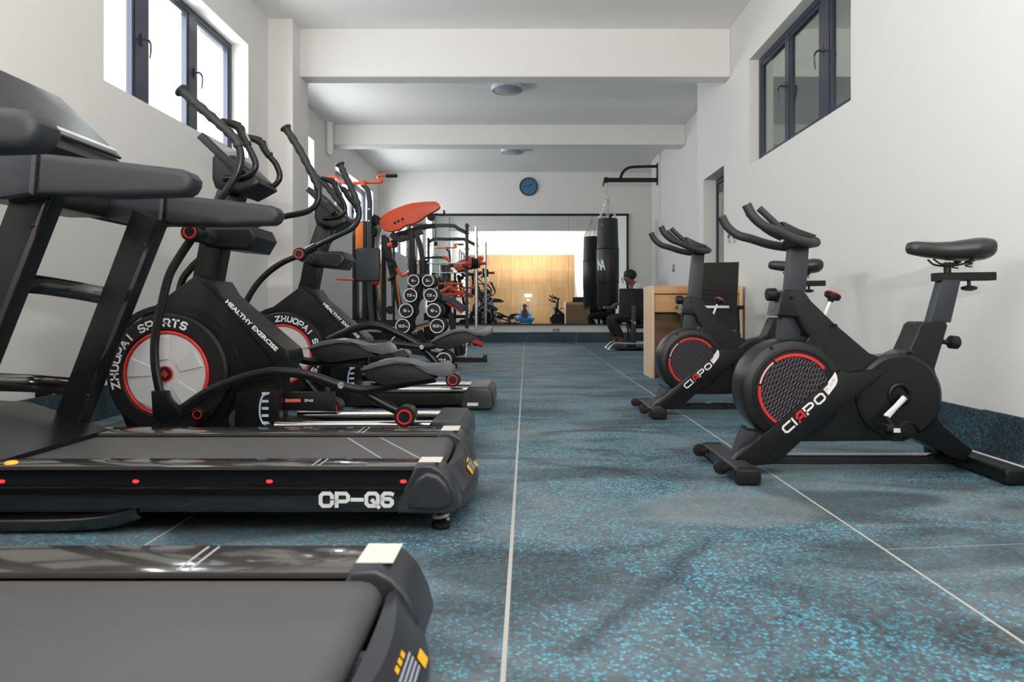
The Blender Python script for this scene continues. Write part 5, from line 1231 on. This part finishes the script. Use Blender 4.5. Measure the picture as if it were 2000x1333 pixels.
skinned('shirt', [H0+Vector((0, 0, 0.08)), CHs, NK-Vector((0, 0, .04)), V[13] if False else Vector((-0.21, -0.50, 0.60)), Vector((-0.27, -0.36, 0.42)), Vector((-0.15, -0.27, 0.54)), Vector((0.11, -0.50, 0.60)), Vector((0.19, -0.36, 0.42)), Vector((0.08, -0.27, 0.54))],
        [(0, 1), (1, 2), (1, 3), (3, 4), (4, 5), (1, 6), (6, 7), (7, 8)], [0.15, 0.155, 0.07, 0.07, 0.06, 0.045, 0.07, 0.06, 0.045], 'shirtb', t)
skinned('jeans', [H0, Vector((-0.14, -0.60, 0.25)), Vector((-0.42, -0.32, 0.30)), Vector((-0.25, -0.55, 0.13)), Vector((0.04, -0.60, 0.25)), Vector((0.32, -0.32, 0.30)), Vector((0.15, -0.55, 0.13))],
        [(0, 1), (1, 2), (2, 3), (0, 4), (4, 5), (5, 6)], [0.15, 0.11, 0.085, 0.06, 0.11, 0.085, 0.06], 'denim', t)
for s, x in ((-1, -0.12), (1, 0.05)):
    wv = Vector((x, -0.24, 0.57)); VV = [wv, wv+Vector((0, 0.03, 0.03)), wv+Vector((-s*0.01, 0.045, 0.045))]; EE = [(0, 1), (1, 2)]; RR = [0.024, 0.028, 0.024]
    for k in range(4):
        i = len(VV); VV += [wv+Vector((-s*0.02, 0.05, 0.03+0.02*k)), wv+Vector((-s*0.045, 0.055, 0.03+0.02*k))]; EE += [(2, i), (i, i+1)]; RR += [0.009, 0.008]
    i = len(VV); VV += [wv+Vector((-s*0.02, 0.01, 0.05)), wv+Vector((-s*0.04, 0.015, 0.07))]; EE += [(1, i), (i, i+1)]; RR += [0.011, 0.009]
    skinned('hand', VV, EE, RR, 'skin', t, 1)
bm = new(); bmesh.ops.create_icosphere(bm, subdivisions=3, radius=1.0)
for v in bm.verts: q = v.co; v.co = Vector((HD.x+q.x*0.092, HD.y-0.03+q.y*0.10, HD.z+0.06+q.z*0.095))
ob('hair', bm, 'hair', t)
bm = new()
for x in (-0.28, 0.18): box(bm, x-0.045, x+0.045, -0.60, -0.34, 0.001, 0.075, 0.025, seg=3)
ob('shoes', bm, 'matte', t)
t = thing('photo_camera', 'black photo camera held at the photographer\'s face, reflected in the mirror', 'camera', (-0.035, -0.22, 0.6))
bm = new(); box(bm, -0.105, 0.035, -0.27, -0.19, 0.58, 0.68, 0.012); box(bm, -0.07, 0.0, -0.26, -0.2, 0.68, 0.71, 0.01); ob('camera_body', bm, 'matte', t)
bm = new(); cyl(bm, (-0.035, -0.19, 0.63), (-0.035, -0.10, 0.63), 0.036, 24, 0.003); ob('lens_barrel', bm, 'gloss', t)
t = thing('flash_stand', 'bright flash lamp on a thin stand behind the photographer, reflected in the mirror', 'flash', (0.1, -1.05, 0))
bm = new(); cyl(bm, (0.1, -1.05, 0.02), (0.1, -1.05, 0.99), 0.009, 10); ob('pole', bm, 'matte', t)
for k in range(3):
    a = k*2*PI/3+0.5; bm = new(); sweep(bm, [(0.1, -1.05, 0.28), (0.1+0.26*math.cos(a), -1.05+0.26*math.sin(a), 0.006)], 0.006, seg=6, n=1); ob('leg', bm, 'matte', t)
bm = new(); box(bm, 0.06, 0.14, -1.07, -1.02, 0.99, 1.10, 0.008); fh = ob('flash_head', bm, 'matte', t)
bm = new(); box(bm, 0.07, 0.13, -1.019, -1.016, 1.03, 1.075, 0.001); ob('flash_window', bm, 'flashm', fh)

# ---------------------------------------------------------------- bench machine in front of the seated person
YM = 11.35
t = thing('weight_bench', 'black padded bench upright on a grey post beside the desk', 'weight bench', (1.7, YM, 0))
Pm = lambda a, b: W(a, b, YM)
bm = new(); a, b = Pm(1209, 564), Pm(1256, 622); box(bm, a.x, b.x, YM-0.04, YM+0.04, b.z, a.z, 0.02, seg=3); ob('back_pad', bm, 'matte', t)
bm = new(); a, b = Pm(1232, 597), Pm(1241, 672); box(bm, a.x, b.x, YM-0.085, YM-0.035, 0.06, a.z, 0.006); ob('post', bm, 'steel', t)
bm = new(); a = Pm(1238, 631); cyl(bm, (a.x, YM-0.1, a.z), (a.x, YM-0.03, a.z), 0.022, 14); cyl(bm, (a.x, YM-0.1, a.z), (a.x-0.08, YM-0.12, a.z+0.05), 0.006, 8); ob('pin_knob', bm, 'chrome', t)
for (q0, yy) in (((1183, 679), 11.6), ((1188, 686), 11.1)):
    a, b, c_ = W(*q0, yy), W(q0[0]+12, 0, yy), W(1262, 0, yy)
    bm = new(); sweep(bm, [(a.x, yy, 0.02), (b.x, yy, 0.11), (b.x+0.15, yy, 0.11), (c_.x, yy, 0.11)], 0.018, seg=10, n=3); cyl(bm, (a.x-0.02, yy, 0.02), (a.x+0.02, yy, 0.02), 0.019, 10); ob('foot_tube', bm, 'chrome', t)
bm = new(); box(bm, 1.42, 1.95, YM-0.26, YM+0.26, 0.02, 0.05, 0.01); box(bm, 1.64, 1.72, YM-0.08, YM+0.3, 0.05, 0.10, 0.01); ob('base_plate', bm, 'matte', t)
t = thing('stool', 'low black padded stool under the seated person', 'stool', (1.88, 11.97, 0))
bm = new(); box(bm, hp.x-0.02, hp.x+0.42, 11.78, 12.2, 0.33, 0.40, 0.02, seg=3); ob('seat', bm, 'matte', t)
for x_ in (hp.x+0.02, hp.x+0.38):
    for y_ in (11.82, 12.16):
        bm = new(); box(bm, x_-0.015, x_+0.015, y_-0.015, y_+0.015, 0.0, 0.335, 0.003); ob('leg', bm, 'matte', t)

# ---------------------------------------------------------------- dumbbell rack with its dumbbells
YD = 7.5
t = thing('dumbbell_rack', 'black A-frame rack holding round dumbbells behind the farther elliptical', 'dumbbell rack', (W(824, 0, YD).x, YD, 0))
Pd = lambda a, b, y=YD: W(a, b, y)
for s in (0, 1):
    a, b = ((820, 545), (775, 724)) if s == 0 else ((826, 545), (873, 724))
    for yy in (YD-0.02+0.12, YD+0.26):
        A_, B_ = Pd(*a), Pd(*b); bm = new(); sweep(bm, [(A_.x, yy, A_.z+0.02), (B_.x, yy, 0.04)], 0.03, r2=0.015, n=1, square=True); ob('rack_rail', bm, 'matte', t)
bm = new()
for yy in (YD+0.10, YD+0.26): box(bm, Pd(760, 0).x, Pd(888, 0).x, yy-0.03, yy+0.03, 0.0, 0.05, 0.008)
ob('rack_base', bm, 'matte', t)
bm = new(); A_ = Pd(823, 540); box(bm, A_.x-0.06, A_.x+0.06, YD+0.08, YD+0.28, A_.z-0.02, A_.z+0.03, 0.01); ob('rack_top', bm, 'matte', t)
rows = [('5', 548.5, (808, 836.3), 12.6), ('7.5', 577, (802, 841), 14.6), ('10', 607, (793.6, 847), 15.3), ('12.5', 637, (787, 854), 15.3), ('15', 670, (778.6, 861), 15.9), ('17.5', 704, (772, 867), 16.6)]
rank = ['topmost', 'second from the top', 'third from the top', 'fourth from the top', 'fifth from the top', 'lowest']
for i, (n_, py, pxs, r_) in enumerate(rows):
    for s, px in enumerate(pxs):
        p = Pd(px, py); R = r_*YD/1375
        d = thing('dumbbell', 'black %s kg dumbbell on the %s side of the rack, %s' % (n_, 'left' if s == 0 else 'right', rank[i]), 'dumbbell', (p.x, YD, p.z-R), 'round dumbbells on the rack')
        for y0, y1 in ((YD-0.02, YD+0.09), (YD+0.27, YD+0.38)):
            bm = new(); ydisc(bm, p.x, p.z, R, y0, y1, 0.012, 28); hd_ = ob('weight_head', bm, 'matte', d)
            yf = y0 if y0 < YD else y1
            bm = new(); sector(bm, p.x, p.z, R*0.80, R*0.93, 0, 360, min(yf, yf+(-0.003 if y0 < YD else 0.003)), max(yf, yf+(-0.003 if y0 < YD else 0.003)), 28); ob('silver_ring', bm, 'white', hd_)
        bm = new(); block(bm, n_, R*0.36, face_cam((p.x-R*0.14, YD-0.0202, p.z)), 0.62, 0.22, 0.12); text(bm, 'kg', R*0.26, face_cam((p.x+R*(0.22 if len(n_) < 2 else 0.36 if len(n_) < 3 else 0.50), YD-0.0202, p.z-R*0.06)), bold=0.0006); ob('weight_lettering', bm, 'white', kids(d)[0], smooth=None)
        bm = new(); cyl(bm, (p.x, YD+0.08, p.z), (p.x, YD+0.28, p.z), 0.016, 12); ob('grip', bm, 'chrome', d)
        bm = new(); sx_ = 1 if s == 0 else -1; xa_ = sorted((p.x, p.x+sx_*(R+0.02))); box(bm, xa_[0], xa_[1], YD+0.11, YD+0.25, p.z-0.035, p.z-0.02, 0.003); ob('cradle', bm, 'matte', t)

# ---------------------------------------------------------------- multi-gym
YM2 = 9.4
Pg = lambda a, b, y=YM2: W(a, b, y)
def Z5(a, b): return (640+a/3.3333, 320+b/3.3333)
t = thing('multi_gym', 'large multi-gym station with orange-red top arm and black weight tower', 'multi-gym', (Pg(760, 0).x, YM2, 0))
def gbox(nm, m_, x0, x1, y0, y1, yy, th, bev=0.006, parent=None, off=0):
    a, b = Pg(x0, y0, yy), Pg(x1, y1, yy); bm = new(); box(bm, a.x, b.x, yy+off, yy+off+th, min(a.z, b.z), max(a.z, b.z), bev); return ob(nm, bm, m_, parent or t)
def gtube(nm, m_, pts, yy, r, n=4, r2=None, sq=False, seg=10, parent=None):
    bm = new(); sweep(bm, [Pg(a, b, yy) for a, b in pts], r, n=n, r2=r2, seg=seg, square=sq); return ob(nm, bm, m_, parent or t)
tw = gbox('weight_tower', 'gloss', 688, 736, 432, 640, 9.35, 0.3)
gbox('orange_panel', 'orange', 694, 709, 434, 487, 9.335, 0.02, 0.003, tw)
gbox('tower_edge', 'matte', 710, 716, 434, 628, 9.33, 0.02, 0.003, tw)
gtube('upright', 'steel', [(727, 640), (722, 560), (722, 480), (722, 408), (722, 395), (718, 372), (708, 361)], 9.2, 0.030, 5, 0.03, True)
bm = new()
for b in (409, 432): p = Pg(721, b, 9.15); ydisc(bm, p.x, p.z, 0.014, 9.15, 9.17, 0.003, 12)
ob('bolt', bm, 'chrome', t)
pb = gtube('pull_up_bar', 'redp', [(641, 346), (655, 346), (668, 357), (690, 358), (720, 357), (741, 356), (746, 353), (738, 346), (744, 343), (756, 343)], 9.2, 0.018, 5)
gtube('hand_grip', 'matte', [(754, 343.5), (776, 343.5)], 9.2, 0.024, 1, parent=pb)
gbox('bar_clamp', 'redp', 704, 712.5, 352, 362, 9.16, 0.09, 0.004, pb)
bp_ = gbox('back_pad', 'leather', 695, 741, 484, 549, 8.95, 0.09, 0.03)
gbox('pad_trim', 'red', 699, 742.3, 490, 550.5, 9.0, 0.05, 0.02, bp_)
gtube('red_lever', 'red', [(658, 546), (692, 547)], 9.2, 0.013, 1)
gtube('lever_grip', 'red', [(727, 553), (741, 552)], 9.1, 0.028, 1)
gtube('base_beam', 'matte', [(681, 632), (795, 632)], 9.3, 0.045, 1, 0.04, True)
gtube('side_post', 'matte', [(750, 460), (750, 662)], 9.4, 0.028, 1, 0.03, True)
gtube('slanted_post', 'matte', [(762, 515), (783, 605)], 9.2, 0.035, 1, 0.04, True)
gtube('orange_edge', 'orange', [(772, 530), (782, 602)], 9.12, 0.010, 1)
gtube('floor_frame', 'matte', [(690, 667), (890, 700)], 8.9, 0.035, 1, 0.04, True)
gtube('floor_bar', 'matte', [(880, 704), (948, 704)], 8.75, 0.032, 1, 0.04, True)
gtube('rear_frame', 'matte', [(690, 652), (880, 660)], 9.9, 0.035, 1, 0.04, True)
# red top arm
arm = [Z5(*q) for q in [(333, 372), (350, 345), (400, 312), (450, 290), (510, 268), (560, 256), (640, 249), (700, 248), (722, 258), (733, 285), (720, 300), (680, 322), (640, 345), (600, 375), (560, 395), (520, 400), (490, 418), (470, 432), (420, 446), (370, 437), (345, 405)]]
bm = new(); prism(bm, XZ(arm, 9.3), 9.26, 9.36, 0.015, 3); ra = ob('top_arm', bm, 'redp', t)
bm = new()
for a, b in ((437, 385), (460, 375), (487, 361)): p = Pg(*Z5(a, b), 9.26); ydisc(bm, p.x, p.z, 0.018, 9.252, 9.262, 0.002, 14)
ob('arm_hole', bm, 'matte', ra)
gtube('arm_pivot', 'matte', [(728, 425), (742, 433)], 9.3, 0.05, 1, 0.05, True)
gtube('top_beam', 'matte', [(763, 462), (790, 455), (815, 447), (850, 441)], 9.5, 0.03, 3, 0.03, True)
def pulley(px, py, yy, r):
    p = Pg(px, py, yy); bm = new(); lathe(bm, (p.x, yy-0.015, p.z), (0, 1, 0), [(r*0.4, 0), (r, 0.0), (r*0.82, 0.015), (r, 0.03), (r*0.4, 0.03)], 24); ring(bm, (p.x, yy-0.017, p.z), (0, 1, 0), r*0.6, 0.004, 20, 6); ob('pulley', bm, 'matte', t)
pulley(842, 424, 9.3, 0.055); pulley(769, 477, 9.2, 0.055); pulley(762, 606, 9.25, 0.055); pulley(730, 452, 9.3, 0.05); pulley(901, 686, 8.8, 0.055)
gtube('arm_hook', 'matte', [(850, 418), (862, 420), (868, 416), (866, 411)], 9.3, 0.012)
gtube('cable', 'matte', [(851, 428), (851, 474)], 9.3, 0.005, 1, seg=6)
gtube('cable', 'matte', [(730, 455), (728, 630)], 9.5, 0.005, 1, seg=6)
gtube('cable', 'matte', [(762, 480), (766, 600)], 9.25, 0.005, 1, seg=6)
gtube('cable_stop', 'matte', [(851, 473), (851, 480)], 9.3, 0.022, 1)
bm = new(); chain(bm, Pg(851, 480, 9.3), Pg(851, 503, 9.3), 0.045, 0.006); ob('chain', bm, 'alu', t)
lb = gtube('pulldown_bar', 'black', [(827, 504.5), (850, 503), (866, 503.5)], 9.3, 0.016, 3)
gtube('pulldown_grip', 'orange', [(829, 504.5), (825, 507), (817, 513)], 9.3, 0.022, 3, parent=lb)
gtube('pulldown_grip', 'redp', [(865, 503.5), (870, 504), (881, 510.5)], 9.3, 0.022, 3, parent=lb)
# butterfly arms with foam rollers
for pts, (fx, fy) in (([(802, 452), (806, 478), (807, 512)], (806.5, 527)), ([(813, 458), (822, 485), (826, 514)], (827, 528))):
    u = gtube('press_arm', 'satin', pts, 9.0, 0.032, 3, 0.03, True)
    gtube('foam_roller', 'matte', [(fx-0.5, fy-19), (fx+0.5, fy+19)], 9.0, 0.05, 1, parent=u)
gtube('press_yoke', 'black', [(764, 458), (780, 468), (800, 462), (825, 452)], 9.15, 0.035, 4, 0.03, True)
gtube('centre_bracket', 'black', [(752, 465), (760, 500), (765, 520)], 9.15, 0.045, 3, 0.04, True)
gtube('red_joint', 'redp', [(757, 480), (766, 478)], 9.1, 0.035, 1)
gtube('red_link', 'redp', [(775, 524), (785, 540), (800, 530)], 9.0, 0.02, 2)
gtube('linkage', 'black', [(756, 505), (770, 512), (772, 535), (758, 548)], 9.1, 0.022, 3)
gtube('linkage', 'black', [(748, 498), (776, 522)], 9.15, 0.014, 1)
# seat, preacher pad and leg rollers
gp = gtube('preacher_pad', 'leather', [(866, 584), (878, 587), (906, 606)], 8.95, 0.055, 3, 0.15)
gtube('pad_edge', 'red', [(872, 592), (902, 611)], 8.79, 0.012, 1, parent=gp)
sp_ = gtube('seat_pad', 'leather', [(803, 641), (837, 631)], 8.9, 0.04, 1, 0.16)
gtube('seat_trim', 'orange', [(804, 645), (837, 636)], 8.73, 0.012, 1, parent=sp_)
gtube('seat_post', 'matte', [(820, 645), (838, 700)], 8.9, 0.03, 1, 0.03, True)
gtube('leg_developer', 'matte', [(880, 612), (888, 660), (895, 695)], 8.8, 0.035, 2, 0.03, True)
gtube('red_roller', 'red', [(918, 664), (943, 674)], 8.8, 0.034, 1)
gtube('black_roller', 'matte', [(893, 668), (898, 695)], 8.7, 0.05, 1)
gtube('black_roller', 'matte', [(838, 612), (838, 660)], 9.2, 0.07, 1)
bm = new(); chain(bm, Pg(913, 660, 8.8), Pg(910, 700, 8.8), 0.04, 0.005); ob('chain', bm, 'alu', t)
gbox('floor_bracket', 'matte', 943, 951, 694, 712, 8.72, 0.08)

# ---------------------------------------------------------------- power rack with guide rods and loaded barbell
YR = 12.8
t = thing('power_rack', 'dark grey power rack with chrome guide rods close to the mirror', 'power rack', (W(860, 0, YR).x, YR, 0))
Pr = lambda a, b, y=YR: W(a, b, y)
for x, y in ((912, YR), (912, YR-0.55), (800, YR), (800, YR-0.55)):
    if y < YR: continue
    p = Pr(x, 437); bm = new(); box(bm, p.x-0.028, p.x+0.028, y-0.03, y+0.03, 0.0, p.z, 0.004); u = ob('upright', bm, 'steel', t)
    bm = new()
    for k in range(14): cyl(bm, (p.x-0.045, y, 0.35+k*0.14), (p.x+0.045, y, 0.35+k*0.14), 0.010, 8)
    ob('pin', bm, 'matte', u)
for x in (912, 800):
    p = Pr(x, 0); bm = new(); box(bm, p.x-0.03, p.x+0.03, YR-1.1, YR+0.4, 0.0, 0.055, 0.006); ob('floor_runner', bm, 'steel', t)
bm = new(); sweep(bm, [Pr(800, 450), Pr(812, 441), Pr(840, 441), Pr(883, 441), Pr(895, 447), Pr(911, 455)], 0.032, r2=0.03, n=3, square=True); ob('top_bar', bm, 'steel', t)
for x in (930, 806):
    p = Pr(x, 443, 12.6); bm = new(); cyl(bm, (p.x, 12.6, 0.03), (p.x, 12.6, p.z), 0.026, 16); ob('guide_rod', bm, 'alu', t)
    bm = new(); box(bm, p.x-0.05, p.x+0.05, 12.55, 12.86, 0.0, 0.045, 0.006); ob('rod_base', bm, 'matte', t)
for z_, m_ in ((1.12, 'redp'), (0.93, 'redp')):
    bm = new(); a = Pr(850, 0); cyl(bm, (a.x, YR, z_), (Pr(905, 0).x, YR, z_), 0.018, 10); ob('safety_bar', bm, m_, t)
bm = new(); sweep(bm, [Pr(856, 573), Pr(870, 566), Pr(882, 560), Pr(884, 566), Pr(905, 574)], 0.03, n=2, seg=8); ob('red_handles', bm, 'redp', t)
zb = Pr(0, 515, 12.45).z
b_ = thing('barbell', 'chrome barbell with black plates resting across the power rack', 'barbell', (Pr(900, 0, 12.45).x, 12.45, zb))
xa, xb = Pr(800, 0, 12.45).x, Pr(950, 0, 12.45).x
bm = new(); cyl(bm, (xa, 12.45, zb), (xb, 12.45, zb), 0.014, 12); ob('bar', bm, 'chrome', b_)
for k in range(4):
    x = Pr(921, 0, 12.45).x+k*0.032; bm = new(); cyl(bm, (x, 12.45, zb), (x+0.028, 12.45, zb), 0.105-0.006*k, 24, 0.005); ob('weight_plate', bm, 'matte', b_)
bm = new(); cyl(bm, (Pr(935, 0, 12.45).x, 12.45, zb), (xb, 12.45, zb), 0.026, 14, 0.003); ob('sleeve', bm, 'red', b_)
bm = new(); cyl(bm, (Pr(908, 0, 12.45).x, 12.45, zb), (Pr(919, 0, 12.45).x, 12.45, zb), 0.04, 14, 0.003); ob('collar', bm, 'red', b_)
bm = new(); box(bm, Pr(903, 0, 12.45).x, Pr(915, 0, 12.45).x, 12.42, 12.8, zb-0.06, zb-0.014, 0.004); ob('bar_hook', bm, 'steel', t)
bm = new(); box(bm, Pr(801, 0, 12.45).x, Pr(810, 0, 12.45).x, 12.42, 12.8, zb-0.06, zb-0.014, 0.004); ob('bar_hook', bm, 'steel', t)
